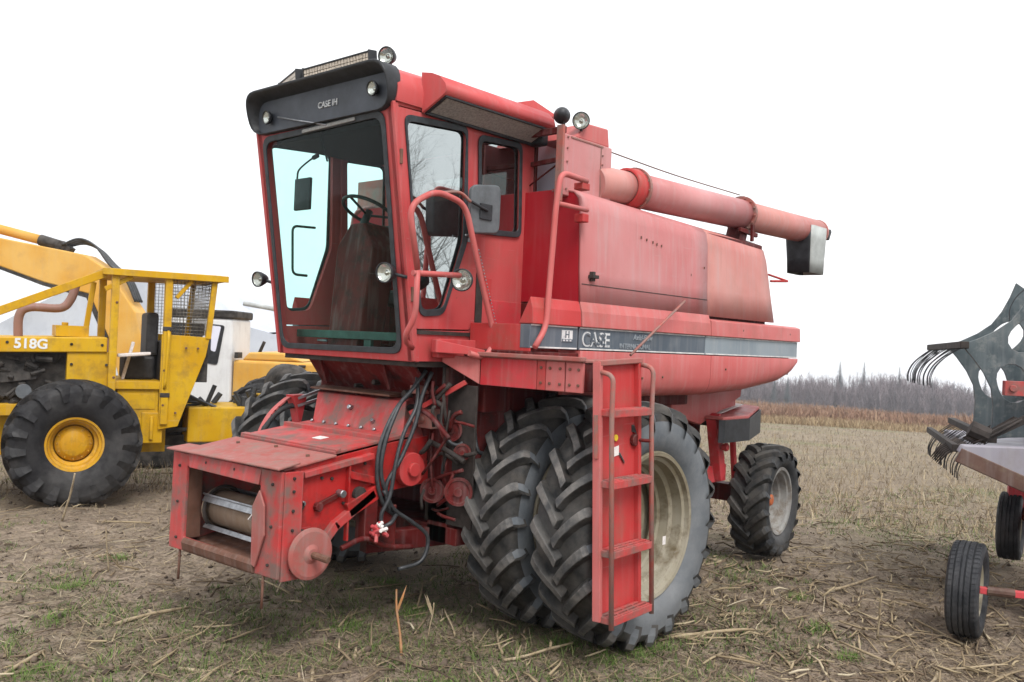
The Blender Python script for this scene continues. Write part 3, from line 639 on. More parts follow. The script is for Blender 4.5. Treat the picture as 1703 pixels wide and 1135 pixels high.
# black brow: hollow hood in front of the roof
def bl(x, w, z0_, z1, r): return [(x, y, z) for y, z in rpoly([(-w, z0_), (-w, z1), (w, z1), (w, z0_)], r, 5)]
L0, L1, L2, L3, L4 = bl(1.37, .80, 3.545, 3.868, .17), bl(1.53, .815, 3.548, 3.862, .17), bl(1.545, .810, 3.551, 3.855, .165), bl(1.53, .795, 3.556, 3.838, .15), bl(1.425, .765, 3.562, 3.800, .10)
L1 = [(x-(3.86-z)*.28, y, z) for x, y, z in L1]; L2 = [(x-(3.86-z)*.28, y, z) for x, y, z in L2]; L3 = [(x-(3.86-z)*.28, y, z) for x, y, z in L3]
b = MB(); n = len(L0); ls = [L0, L1, L2, L3, L4]
b.add([p for q in ls for p in q], [(i*n+k, i*n+(k+1) % n, (i+1)*n+(k+1) % n, (i+1)*n+k) for i in range(4) for k in range(n)], True)
brow = P('brow', b, 'black', CAB, 0)
b = MB(); b.add(L4, [tuple(range(n))]); P('brow_panel', b, 'brow', brow, 0)
text_mesh('brow_badge', 'CASE IH', .062, 'decal', brow, (1.428, -.01, 3.655), (0, 1, 0), (0, 0, 1), .004)
def lamp(par, nm, p, dr, r, ring_mat='black', depth=.09, stem=None):
    d_ = V3(dr).normalized(); p = V3(p); h = MB()
    h.lathe([(-depth, 0), (-depth, r*.35), (-depth*.75, r*.62), (-depth*.25, r*.93), (0, r), (.012, r), (.014, r*.90), (.0, r*.88)], p, d_, 24)
    if stem: h.tube([p-d_*depth*.4, stem], .012, 6)
    o = P(nm, h, ring_mat, par, 0)
    l = MB(); l.lathe([(.003, r*.9), (-r*.18, r*.72), (-r*.34, r*.42), (-r*.40, r*.14), (-r*.12, r*.12), (-r*.10, 0)], p, d_, 24); P('reflector', l, 'chrome', o, 0)
    l = MB(); l.lathe([(.004, r*.9), (.010, r*.5), (.012, 0)], p, d_, 20); P('lens', l, 'lampglass', o, 0); return o
lamp(brow, 'brow_lamp', (1.46, -.60, 3.665), (1, 0, -.1), .052, depth=.04); lamp(brow, 'brow_lamp', (1.46, .625, 3.695), (1, 0, -.1), .052, depth=.04)
# side intake pod on the left edge of the roof
sec = [(.80, 3.575), (1.0, 3.668), (1.03, 3.69), (1.015, 3.74), (.96, 3.795), (.88, 3.83), (.78, 3.85)]
b = MB(); b.add([(x, y, z) for x in (1.17, .03) for y, z in sec], [(k, k+1, 7+k+1, 7+k) for k in range(6)]+[tuple(range(7)), tuple(range(7, 14))], True); pod = P('intake_pod', b, 'red_cab', CAB, 0)
for pl in pod.data.polygons[-2:]: pl.use_smooth = False
b = MB(); b.prism([(1.12, .830, 3.582), (1.12, .985, 3.654), (1.12, .980, 3.664), (1.12, .825, 3.592)], (-1.05, 0, 0)); gr = P('intake_grille', b, 'grille', pod, .003)
b = MB(); b.beam((1.15, .815, 3.575), (.05, .815, 3.575), .025, .02); b.beam((1.15, .995, 3.661), (.05, .995, 3.661), .02, .014); b.beam((1.14, .815, 3.577), (1.14, .995, 3.66), .02, .014); b.beam((.06, .815, 3.577), (.06, .995, 3.66), .02, .014); P('grille_frame', b, 'black', pod, .002)
b = MB(); b.box(-.02, .06, .79, .93, 3.56, 3.80); P('pod_end', b, 'black', pod, .02)
# red flap behind the roof
b = MB(); q = [(.30, .62, 3.86), (.02, .62, 3.965), (-.36, .62, 3.955), (-.10, .62, 3.90)]; b.prism([(.32, .78, 3.83), (.05, .82, 3.915), (-.22, .86, 3.835), (-.02, .86, 3.80)], (-.35, -.5, .07)); P('tank_flap', b, 'red_cab', CB, .004)
# light bars
def lightbar(name, p, q, h, d_, face):
    p, q = V3(p), V3(q); o = empty(name); o.parent = CAB; dd = (q-p).normalized(); f_ = V3(face).normalized(); u_ = f_.cross(dd).normalized()
    if u_.z < 0: u_ = -u_
    c0 = lambda s, t, w_: p+dd*s+u_*t+f_*w_
    L_ = (q-p).length
    def bx(b, s0, s1, t0, t1, w0, w1): b.add([c0(s, t, w_) for s in (s0, s1) for t in (t0, t1) for w_ in (w0, w1)], [(0, 1, 3, 2), (4, 6, 7, 5), (0, 4, 5, 1), (2, 3, 7, 6), (0, 2, 6, 4), (1, 5, 7, 3)])
    b = MB(); bx(b, 0, L_, 0, h, -d_, 0); bx(b, -.012, .0, -.01, h+.01, -d_-.01, .012); bx(b, L_, L_+.012, -.01, h+.01, -d_-.01, .012); bx(b, .0, L_, h-.008, h+.004, 0, .012); bx(b, 0, L_, -.004, .008, 0, .012)
    for k in range(9): bx(b, L_*(k+.5)/9-.004, L_*(k+.5)/9+.004, .01, h-.01, -d_-.012, -d_)
    b.build('housing', M['black'], o, .003)
    b = MB(); nn = int(L_/.032)
    for k in range(nn):
        for r_ in (0, 1): bx(b, L_*(k+.08)/nn, L_*(k+.92)/nn, h*(.10+.42*r_), h*(.48+.42*r_), 0, .006)
    b.build('led_array', M['ledlens'], o, .002)
    b = MB(); bx(b, .04, .07, -.05, .02, -.04, -.02); bx(b, L_-.07, L_-.04, -.05, .02, -.04, -.02); b.build('bracket', M['steel'], o, .002)
lightbar('light_bar', (1.43, -.185, 3.885), (1.43, .545, 3.885), .078, .05, (1, 0, -.12)); lightbar('light_bar', (1.27, -.73, 3.905), (1.45, -.25, 3.885), .078, .05, (1, -.375, -.1))
lamp(CAB, 'work_light', (1.33, .60, 3.95), (1, .35, -.15), .062, stem=(1.28, .60, 3.85))
lamp(CAB, 'work_light', (1.28, -.905, 2.468), (1, .15, -.12), .062, stem=(1.20, -.80, 2.44))
lamp(CAB, 'work_light', (1.33, .68, 2.485), (1, .2, -.1), .070, stem=(1.24, .80, 2.46))
lamp(CB, 'work_light', (.92, 1.00, 2.465), (1, .55, -.1), .078, stem=(.84, .99, 2.44))
lamp(CB, 'work_light', (.12, 1.16, 3.735), (-.6, -.5, -.05), .062, stem=(.10, 1.18, 3.62)); lamp(CB, 'work_light', (-.06, 1.20, 3.73), (.9, .55, -.1), .066, stem=(-.1, 1.17, 3.62))
b = MB(); b.tube([(1.452, -.47, 3.652), (1.43, .10, 3.525)], .007, 6); wi = P('wiper_arm', b, 'steel', CAB, 0)
b = MB(); b.beam((1.425, -.19, 3.515), (1.425, .41, 3.53), .012, .022); P('wiper_blade', b, 'grille', wi, 0)
# pale panel and braces seen between cab and tank
b = MB(); b.box(-.9, .02, -1.30, -.62, 3.15, 3.47); P('tank_extension', b, 'wornsteel', CB)
b = MB(); b.box(-.26, -.25, .30, 1.12, 3.20, 3.64); P('rear_window_panel', b, 'palepanel', CB, 0)
b = MB(); b.beam((.12, .75, 3.63), (.12, 1.20, 3.63), .03, .05); b.beam((-.06, .60, 3.44), (.1, 1.15, 3.42), .03, .035); b.tube([(0, .75, 3.26), (.1, 1.15, 3.40)], .008, 6); P('tank_brace', b, 'red_dark', CB)
# ---- mirror
b = MB(); b.prism([(x, 1.0, z) for x, z in rpoly([(.87, 3.125), (.565, 3.165), (.565, 2.82), (.86, 2.79)], .06)], (-.03, -.06, 0)); mr = P('wing_mirror', b, 'mirrorback', CB, .012, seg=3)
b = MB(); b.box(.66, .78, 1.0, 1.012, 2.90, 3.01); b.tube([(.72, 1.02, 2.96), (.88, 1.02, 3.0)], .012, 6); P('mirror_mount', b, 'black', mr, .004)
b = MB(); b.tube(spline([(.88, 1.01, 3.0), (.98, 1.0, 3.05), (1.12, .98, 3.03)]), .011, 6); P('mirror_arm', b, 'wornsteel', mr, 0)
# ---- handrails
HR = M['wornsteel']
b = MB(); b.tube(rpath([(1.33, 1.0, 2.50), (1.425, 1.0, 2.90), (1.20, 1.0, 3.03), (.92, 1.0, 2.98), (.70, 1.0, 2.40), (.555, 1.0, 2.06), (.66, 1.0, 1.935), (.80, .98, 1.97)], .10, 6), .021, 10); b.tube([(1.36, .99, 2.475), (.93, .99, 2.495)], .019, 8)
b.tube(rpath([(1.33, 1.0, 2.50), (1.31, .98, 2.2), (1.34, .90, 2.05), (1.2, .84, 1.99)], .08), .019, 8); P('door_handrail', b, 'red_orange', CB, 0)
b = MB()
for k in range(26):
    t = k/25; p0 = Vector((.80, 1.03, 2.68)); p1 = Vector((.565, 1.03, 2.12)); q = p0.lerp(p1, t); b.lathe([(-.007, .001), (0, .0055), (.007, .001)], q, p1-p0, 5)
P('bead_chain', b, 'steel', CB, 0)
b = MB(); b.tube(rpath([(.10, 1.40, 3.235), (.40, 1.40, 3.25), (.44, 1.40, 3.0), (.49, 1.40, 2.17), (.60, 1.40, 2.03)], .08, 6), .021, 10); b.tube([(.43, 1.40, 3.03), (.08, 1.40, 3.03)], .018, 8); P('deck_handrail', b, 'red_orange', CB, 0)
b = MB(); b.box(.07, .16, 1.33, 1.41, 3.17, 3.22); b.box(.07, .14, 1.33, 1.41, 2.94, 3.0); P('rail_clamp', b, 'red', CB, .006)
# ---- platform
PF = empty('platform'); PF.parent = CB
b = MB(); b.box(.02, .70, .76, 1.89, 1.945, 1.962); P('deck_plate', b, 'red_dusty', PF, .004)
b = MB(); b.beam((.705, .70, 1.967), (.705, 1.90, 1.967), .05, .03); P('deck_lip', b, 'red_dusty', PF, .006)
for y0_, y1, mt in ((.99, 1.50, 'red_bright'), (1.505, 1.575, 'red'), (1.58, 1.735, 'red_orange'), (1.745, 1.885, 'red_orange')):
    b = MB(); b.box(.672, .69, y0_, y1, 1.752, 1.945); fp = P('front_panel', b, mt, PF, .004)
    b = MB()
    if y0_ > 1.45:
        for yy in ([(y0_+y1)/2] if y1-y0_ < .1 else [y0_+.035, y1-.035]):
            for zz in (1.80, 1.90): b.cyl((.688, yy, zz), (.699, yy, zz), .010, 8)
        P('bolt', b, 'rust', fp, 0)
b = MB(); b.prism([(.69, .985, 1.945), (.69, .985, 1.755), (.88, .80, 1.90), (.88, .80, 1.945)], (-.015, -.01, 0)); P('gusset', b, 'red_orange', PF, .003)
b = MB(); b.box(.03, .67, .80, .82, 1.78, 1.945); b.box(.03, .67, 1.86, 1.88, 1.76, 1.945); b.box(.03, .06, .8, 1.88, 1.8, 1.945); P('deck_frame', b, 'red_dark', PF)
b = MB(); b.prism([(1.02, .83, 2.055), (1.02, .83, 1.965), (.66, .95, 1.955), (.66, .95, 1.995)], (.01, .06, 0)); b.box(.6, .98, .80, .86, 1.93, 2.06); P('step_arm', b, 'red_cab', PF, .006)
b = MB()
for x in (.92, .85, .78): b.cyl((x, .885+(.92-x)*.33, 1.995), (x, .905+(.92-x)*.33, 1.995), .011, 8)
P('bolt', b, 'rust', PF, 0)
b = MB(); b.beam((.735, .90, 1.765), (.93, .55, 1.52), .035, .035); P('platform_strut', b, 'red', PF, .003)
# ---- ladder
LD = empty('ladder', (.2-.2*math.cos(.06)+1.97*math.sin(.06)+.02, 1.97-.2*math.sin(.06)-1.97*math.cos(.06), 0), .06); LD.parent = CB
ly = lambda z: 1.970+(1.95-z)*.048      # plate leans outwards towards the ground
b = MB(); b.prism([(.67, ly(1.95), 1.95), (.23, ly(1.95), 1.95), (.23, ly(.36), .36), (.67, ly(.36), .36)], (0, -.012, 0)); P('back_plate', b, 'red', LD, .002)
for x in (.69, .215):
    b = MB(); b.beam((x, ly(1.96)+.01, 1.96), (x, ly(.36)+.01, .36), .035, .055, up=(0, 1, 0)); P('stringer', b, 'red_orange' if x > .5 else 'red', LD, .004)
b = MB(); b.beam((.70, ly(1.95)+.015, 1.95), (.18, ly(1.95)+.015, 1.975), .05, .035); P('top_bar', b, 'red_dusty', LD, .006)
steps = [.395, .80, 1.225, 1.665]
for i, z in enumerate(steps):
    y0_ = ly(z)+.005; y1 = y0_+.118
    b = MB(); x0, x1 = .19, .685
    b.box(x0, x1, y1-.012, y1, z-.045, z); b.box(x0, x1, y0_, y0_+.012, z-.03, z)
    for k in range(3): ya = y0_+.012+k*.036; b.box(x0, x1, ya, ya+.019, z-.008, z+.004)
    for x in (x0, .31, .43, .55, x1-.02): b.box(x, x+.02, y0_, y1, z-.006, z+.002)
    b.box(x0-.004, x0+.004, y0_, y1, z-.04, z); b.box(x1-.004, x1+.004, y0_, y1, z-.04, z)
    P('step', b, 'red_feed', LD, .003)
for x, zt_ in ((.69, 1.90), (.195, 1.95)):
    b = MB(); b.tube(rpath([(x, ly(1.93)+.02, zt_), (x, ly(1.7)+.115, zt_-.02), (x, ly(1.7)+.115, 1.62), (x, ly(.4)+.115, .33)], .10, 6), .016, 8); P('grab_rail', b, 'wornsteel', LD, 0)
b = MB(); b.tube([(.23, ly(1.45), 1.45), (.2, ly(1.45)+.11, 1.45)], .012, 6); b.cyl((.25, ly(1.45), 1.45), (.25, ly(1.45)+.03, 1.45), .04, 10); P('ladder_pin', b, 'red_dark', LD, 0)
b = MB(); b.beam((.71, ly(1.6)+.01, 1.63), (.71, ly(1.3)+.01, 1.36), .02, .025); P('ladder_latch', b, 'wornsteel', LD, .002)
b = MB(); b.cyl((.47, ly(1.47)+.0, 1.475), (.47, ly(1.47)+.012, 1.475), .022, 12); P('reflector', b, 'yellowtag', LD, 0)
b = MB(); b.prism([(.50, ly(1.36)+.001, 1.415), (.43, ly(1.36)+.001, 1.425), (.43, ly(1.36)+.003, 1.365), (.50, ly(1.36)+.003, 1.355)], (0, .002, 0)); P('sticker', b, 'paper', LD, 0)
# ---- bulkhead, chassis and drives under the cab
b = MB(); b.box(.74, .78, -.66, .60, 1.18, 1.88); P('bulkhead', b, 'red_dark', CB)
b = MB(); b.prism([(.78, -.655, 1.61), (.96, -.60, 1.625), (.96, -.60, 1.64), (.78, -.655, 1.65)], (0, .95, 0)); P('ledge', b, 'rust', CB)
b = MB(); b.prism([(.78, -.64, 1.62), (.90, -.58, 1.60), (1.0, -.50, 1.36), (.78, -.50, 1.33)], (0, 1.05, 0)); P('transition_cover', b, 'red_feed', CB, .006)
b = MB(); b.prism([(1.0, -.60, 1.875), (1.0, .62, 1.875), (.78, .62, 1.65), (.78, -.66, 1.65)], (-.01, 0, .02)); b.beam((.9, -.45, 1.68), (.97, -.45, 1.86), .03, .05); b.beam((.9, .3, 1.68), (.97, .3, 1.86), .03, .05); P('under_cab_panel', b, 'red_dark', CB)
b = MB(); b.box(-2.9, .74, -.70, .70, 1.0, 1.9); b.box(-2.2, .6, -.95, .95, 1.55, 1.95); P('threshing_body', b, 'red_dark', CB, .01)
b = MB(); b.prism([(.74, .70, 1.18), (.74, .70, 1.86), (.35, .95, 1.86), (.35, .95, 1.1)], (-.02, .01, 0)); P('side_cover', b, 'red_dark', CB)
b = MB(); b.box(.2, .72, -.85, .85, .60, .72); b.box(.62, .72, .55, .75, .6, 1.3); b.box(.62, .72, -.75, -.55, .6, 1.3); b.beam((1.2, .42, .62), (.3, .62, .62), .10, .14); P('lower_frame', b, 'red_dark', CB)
b = MB()
b.cyl((.985, .60, 1.14), (.985, .66, 1.14), .118, 24); b.cyl((.985, .66, 1.14), (.985, .69, 1.14), .05, 12); P('drive_pulley', b, 'red', CB, .004)
b = MB(); b.cyl((.62, .74, 1.12), (.62, .78, 1.12), .17, 24); b.cyl((.62, .78, 1.12), (.62, .82, 1.12), .05, 12); b.cyl((.50, .76, .86), (.50, .80, .86), .12, 20); P('drive_pulley', b, 'red_dark', CB, .004)
b = MB(); b.tube([(.62+.175*math.cos(a), .76, 1.12+.175*math.sin(a)) for a in [k*math.pi/12 for k in range(0, 19)]]+[(.50, .78, .735), (.40, .78, .80)], .012, 6, closed=True); P('drive_belt', b, 'belt', CB, 0)
b = MB(); b.box(.78, .86, .56, .70, 1.42, 1.56); b.box(.80, .90, .50, .60, 1.66, 1.72); b.cyl((.86, .6, 1.48), (.93, .6, 1.48), .03, 8); P('valve_block', b, 'wornsteel', CB, .006)
b = MB()
for k in range(22):
    y_, z_ = random.uniform(-.6, .9), random.uniform(1.0, 1.85); x_ = .80 if y_ < .6 else .6
    if y_ < .5 and z_ < 1.4: continue
    b.cyl((x_, y_, z_), (x_+random.uniform(.03, .1), y_, z_), random.uniform(.012, .03), 8)
P('fitting', b, 'dark', CB, 0)
b = MB()
for y_ in (-.5, -.35, -.2, -.05, .1, .25, .4): b.cyl((.985, y_, 1.375), (1.01, y_, 1.385), .012, 8)
b.cyl((.9, -.1, 1.50), (.97, -.1, 1.52), .02, 8); b.cyl((.96, .2, 1.42), (.99, .2, 1.45), .016, 8); P('bolt', b, 'steel', CB, 0)
b = MB(); b.box(.70, .72, .52, .99, .74, 1.74); P('shade_plate', b, 'dark', CB)  # dark sheet added as painted shade behind the under-cab clutter
for k in range(26):
    y_ = random.uniform(.56, .98); z_ = random.uniform(.80, 1.72); x_ = .74+.22*random.random()*(1-(y_-.56)); b = MB(); l = random.uniform(.12, .45); a = random.choice((0, 1.57, .6, -.5, 1.1))+random.gauss(0, .15)
    b.tube(spline([(x_, y_-.5*l*math.cos(a), z_-.5*l*math.sin(a)), (x_+.02, y_, z_+random.gauss(0, .03)), (x_, min(y_+.5*l*math.cos(a), 1.05), z_+.5*l*math.sin(a))], 3), random.uniform(.008, .02), 6); P('drive_rod', b, random.choice(('dark', 'red_dark', 'hose', 'red_dark', 'dark')), CB, 0)
for x_, y_, z_, r_ in ((.76, .80, 1.42, .08), (.76, .90, 1.0, .10), (.78, .66, .98, .09), (.77, .93, 1.28, .06)):
    b = MB(); b.lathes([(0, 0), (0, r_), (.03, r_), (.03, r_*.8), (.02, r_*.75), (.02, r_*.3), (.05, r_*.3), (.05, 0)], (x_, y_, z_), (.8, .6, 0), 22); P('idler_pulley', b, 'red_dark', CB, 0)
# hoses
hz = [[(.86, .62, 1.83), (.98, .62, 1.70), (1.14, .63, 1.56), (1.27, .64, 1.33), (1.285, .64, 1.10), (1.22, .64, .92), (1.12, .63, .84)],
      [(.86, .58, 1.80), (1.0, .60, 1.66), (1.12, .64, 1.58), (1.24, .66, 1.36), (1.27, .66, 1.14), (1.19, .66, .95), (1.10, .62, .86)],
      [(.84, .66, 1.82), (.93, .67, 1.66), (1.00, .68, 1.45), (1.12, .68, 1.22), (1.22, .66, 1.05), (1.18, .66, .88)],
      [(.88, .54, 1.84), (.95, .64, 1.60), (1.08, .66, 1.40), (1.16, .68, 1.20), (1.2, .68, .98), (1.25, .66, .86), (1.24, .66, .76)],
      [(1.24, .66, 1.02), (1.14, .66, .88), (.99, .68, .78), (.85, .70, .66), (.9, .70, .50), (1.08, .66, .46)],
      [(.60, .78, 1.60), (.66, .86, 1.40), (.74, .86, 1.32), (.80, .80, 1.36), (.80, .70, 1.52)], [(.55, .80, 1.55), (.60, .90, 1.30), (.55, .92, 1.25)], [(1.12, .66, .84), (1.2, .70, .80), (1.27, .66, .76)]]
for h in hz:
    b = MB(); b.tube(spline(h, 5), .0145, 8); P('hydraulic_hose', b, 'hose', CB, 0)
b = MB()
for k in range(26):
    p = Vector((1.27, .66, .745))+Vector((random.gauss(0, .025), random.gauss(0, .02), random.gauss(0, .025))); q = p+Vector((random.gauss(0, 1), random.gauss(0, 1), random.gauss(0, 1))).normalized()*.045
    b.m = k % 3 == 0; b.cyl(p, q, .013, 7)
P('quick_coupler', b, ['redtrailer', 'paper'], CB, 0)
b = MB(); b.tube(spline([(1.55, .62, .66), (1.35, .62, .70), (1.15, .62, .62), (.9, .60, .58)]), .02, 8); b.box(1.08, 1.22, .50, .62, .62, .90); b.box(1.25, 1.36, .52, .62, .68, .95); P('lift_linkage', b, 'red_dark', CB, .006)
# right-hand belt shield and belts beside the right duals
b = MB(); pth = spline([(1.27, -.86, 1.08), (1.24, -.86, 1.24), (1.15, -.86, 1.40), (1.02, -.86, 1.51), (.95, -.86, 1.545)], 4)
for i in range(len(pth)-1): b.beam(pth[i], pth[i+1], .055, .012, up=(pth[i+1]-pth[i]).cross(Vector((0, 1, 0))), ext=.006)
P('belt_shield', b, 'red_orange', CB, 0)
b = MB(); b.prism([(.98, -.90, 1.555), (.84, -.90, 1.56), (.88, -.90, 1.36), (.90, -.90, 1.30), (.93, -.90, 1.42)], (0, .10, 0)); P('shield_bracket', b, 'red_bright', CB, .004)
b = MB(); b.beam((.93, -.80, 1.53), (.70, -.72, 1.62), .02, .02); b.beam((.93, -.80, 1.47), (.70, -.72, 1.55), .02, .02); P('tension_rod', b, 'steel', CB, 0)
for rr_, yy in ((.34, -.84), (.20, -.80)):
    b = MB(); b.tube([(.92+rr_*math.cos(a), yy, 1.08+rr_*1.15*math.sin(a)) for a in [k*math.pi/16 for k in range(-6, 16)]], .024, 6); P('drive_belt', b, 'belt', CB, 0)
b = MB(); b.cyl((.92, -.88, 1.12), (.92, -.72, 1.12), .18, 24); b.box(.6, .8, -.95, -.72, 1.2, 1.42); P('variator', b, 'dark', CB, .005)
# ---- feeder house
FH = empty('feeder_house'); FH.parent = CB
side = [(2.0, 1.19), (1.55, 1.265), (1.1, 1.33), (.76, 1.36), (.76, 1.02), (1.30, .98), (1.60, .80), (1.76, .58), (2.0, .52)]
for s in (1, -1):
    b = MB(); b.prism([(x, s*.58, z) for x, z in side], (0, -s*.015, 0)); P('side_plate', b, 'red_side' if s > 0 else 'red_feed', FH, .003)
b = MB(); b.prism([(2.0, -.60, 1.195), (1.60, -.60, 1.262), (1.60, -.60, 1.275), (2.0, -.60, 1.208)], (0, 1.20, 0)); P('top_plate', b, 'red_dusty', FH, .003)
b = MB(); b.prism([(1.585, -.57, 1.27), (1.20, -.57, 1.325), (1.20, -.57, 1.345), (1.585, -.57, 1.29)], (0, 1.13, 0)); b.prism([(1.58, -.575, 1.285), (1.54, -.575, 1.29), (1.54, -.575, 1.31), (1.58, -.575, 1.305)], (0, 1.14, 0)); P('top_plate', b, 'red_feed', FH, .004)
b = MB(); b.prism([(1.19, -.57, 1.325), (.9, -.57, 1.36), (.9, -.57, 1.385), (1.19, -.57, 1.35)], (0, 1.13, 0)); b.beam((1.19, -.57, 1.355), (1.19, .58, 1.355), .05, .04); P('top_plate', b, 'red_feed', FH, .004)
b = MB(); b.prism([(2.0, -.565, .545), (1.74, -.565, .585), (1.58, -.565, .80), (1.28, -.565, .985), (.8, -.565, 1.02), (.8, -.565, 1.03), (1.29, -.565, .995), (1.59, -.565, .81), (1.75, -.565, .60), (2.0, -.565, .555)], (0, 1.13, 0)); P('floor_sheet', b, 'rust', FH, .002)
fo = [(-.665, .515), (.655, .545), (.665, 1.205), (-.65, 1.19)]; fh = [(-.475, .612), (.43, .615), (.44, 1.095), (-.46, 1.105)]
b = MB(); b.plate(fo, [fh], lambda y, z: (2.06, y, z), (-.025, 0, 0)); P('front_frame', b, 'red_feed', FH, .006)
for s in (1, -1):
    b = MB(); b.box(1.90, 2.035, s*.655-.012, s*.655+.012, .53, 1.20); b.box(1.91, 1.93, *sorted((s*.58, s*.66)), .53, 1.2); P('frame_flange', b, 'red_feed', FH, .004)
b = MB(); b.box(1.93, 2.035, -.485, -.475, .6, 1.1); b.box(1.6, 2.035, .435, .447, .6, 1.1); P('jamb', b, 'rust', FH, .002)
b = MB(); b.prism([(2.10, -.68, 1.20), (2.10, .69, 1.218), (1.92, .66, 1.244), (1.95, -.64, 1.226)], (0, 0, .014)); P('top_lip', b, 'red_dusty', FH, .005)
b = MB(); b.prism([(2.066, -.40, 1.105), (2.066, .44, 1.10), (2.05, .45, 1.20), (2.05, -.44, 1.20)], (.012, 0, 0)); P('lintel', b, 'red_feed', FH, .005)
b = MB(); b.prism([(2.066, -.46, .53), (2.066, .42, .545), (2.085, .42, .60), (2.055, .42, .625), (2.055, -.46, .62), (2.085, -.46, .595)][:0] or [(2.055, -.46, .515), (2.075, -.46, .53), (2.085, -.46, .585), (2.07, -.46, .615), (2.045, -.46, .615)], (0, .875, .012)); P('sill', b, 'rust', FH, .012)
b = MB(); b.prism([(2.068, .40, .60), (2.068, .44, .585), (2.068, .53, .80), (2.068, .52, .98), (2.068, .46, 1.07), (2.068, .39, .96)], (.014, 0, 0)); P('flap_plate', b, 'red_dusty', FH, .004)
b = MB(); b.lathe([(-.42, .0), (-.42, .125), (.44, .125), (.44, 0)], (1.80, 0, .80), (0, 1, 0), 28); b.lathe([(-.44, .15), (-.42, .15), (-.42, .0)], (1.80, 0, .80), (0, 1, 0), 28); P('feed_drum', b, 'brownroll', FH, 0)
for a in (.55, -.85, 2.4): 
    b = MB(); c = Vector((1.80+.158*math.cos(a), 0, .80+.158*math.sin(a))); t_ = Vector((-math.sin(a), 0, math.cos(a))); n_ = Vector((math.cos(a), 0, math.sin(a)))
    b.beam(c+Vector((0, -.43, 0)), c+Vector((0, .42, 0)), .055, .012, up=n_); b.beam(c+n_*.012+t_*.02+Vector((0, -.43, 0)), c+n_*.012+t_*.02+Vector((0, .42, 0)), .012, .03, up=n_); P('feeder_slat', b, 'steel', FH, .003)
for y_ in (-.40, .40):
    b = MB(); b.tube([(1.80+.15*math.cos(k*math.pi/10), y_, .80+.15*math.sin(k*math.pi/10)) for k in range(20)], .014, 5, closed=True); P('feeder_chain', b, 'dark', FH, 0)
b = MB(); b.prism([(2.02, .41, .99), (2.05, .30, .86), (2.0, .30, .84), (1.9, .40, .95)], (.01, .02, .0)); P('torn_seal', b, 'paper', FH, 0)
for y_, z_, x_ in ((-.54, .50, 2.04), (.50, .53, 2.05)):
    b = MB(); b.tube([(x_, y_, z_+.02), (x_+.005, y_+.005, z_-.09), (x_+.01, y_+.01, z_-.19)], .009, 6); b.lathe([(-.012, .002), (0, .016), (.012, .002)], (x_, y_, z_-.03), (0, 0, 1), 8); P('hanging_pin', b, 'rust', FH, 0)
b = MB(); b.lathe([(0, 0), (0, .15), (.008, .163), (.022, .163), (.03, .14), (.028, .06), (.045, .035), (.045, 0)], (1.85, .685, .685), (0, 1, 0), 36, False); pu = P('drive_disc', b, 'red_dusty', FH, .003)
b = MB(); b.cyl((1.85, .70, .685), (1.83, .86, .672), .022, 10); P('shaft', b, 'rust', pu, 0)
b = MB(); b.box(1.70, 2.0, .60, .665, .56, .80); P('shaft_bracket', b, 'red_feed', FH, .006)
# lumps on the feeder side
b = MB(); b.beam((1.72, .592, .96), (1.55, .592, 1.02), .02, .03); b.cyl((1.73, .58, .95), (1.73, .62, .95), .03, 10); P('tension_arm', b, 'red_dark', FH, .003)
b = MB(); b.cyl((1.56, .58, 1.02), (1.56, .64, 1.02), .026, 12); b.cyl((1.84, .58, .98), (1.84, .60, .98), .018, 8); P('stub_bolt', b, 'steel', FH, 0)
b = MB(); b.cyl((1.86, .58, .97), (1.86, .60, .97), .03, 12); b.cyl((1.84, .58, .80), (1.84, .60, .80), .02, 10); b.cyl((1.40, .58, 1.0), (1.40, .62, 1.0), .05, 14); P('bearing', b, 'dark', FH, .002)
b = MB(); b.beam((1.86, .60, 1.165), (1.30, .60, 1.25), .05, .04); P('side_rail', b, 'red_feed', FH, .005)
b = MB(); b.beam((1.50, .60, .90), (1.22, .60, 1.02), .05, .10); b.beam((1.50, .60, 1.14), (1.15, .60, 1.05), .04, .05); b.box(1.49, 1.505, .58, .62, .7, 1.22); P('side_rib', b, 'red_side', FH, .005)
b = MB(); b.beam((1.78, .60, .62), (1.58, .60, .83), .05, .06); b.beam((1.60, .60, .81), (1.28, .60, 1.0), .05, .06); P('lower_rail', b, 'red_feed', FH, .005)
b = MB()
for x, y_ in ((1.95, -.1), (1.72, -.38), (1.66, .0), (1.95, .3), (1.72, .45), (1.95, -.4)): z_ = 1.205+(2.0-x)*.165; b.cyl((x, y_, z_), (x, y_, z_+.018), .013, 8)
P('bolt', b, 'rust', FH, 0)
b = MB()
for z in (.60, .72, .84, .96, 1.08, 1.16): b.cyl((1.97, .664, z), (1.97, .678, z), .010, 8)
for y_, z in ((-.56, .60), (-.56, .85), (-.55, 1.10), (.56, .62), (.58, .86), (.58, 1.12), (-.2, 1.16), (.15, 1.16)): b.cyl((2.055, y_, z), (2.072, y_, z), .010, 8)
for x, z in ((1.9, .9), (1.88, .72), (1.70, 1.13), (1.62, 1.12), (1.45, 1.15), (1.52, .95), (1.35, 1.2)): b.cyl((x, .578, z), (x, .594, z), .011, 8)
P('bolt', b, 'dark', FH, 0)
b = MB(); b.prism([(1.40, .05, 1.318), (1.33, .05, 1.328), (1.33, .15, 1.328), (1.40, .15, 1.318)], (0, 0, .004)); P('sticker', b, 'paper', FH, 0)
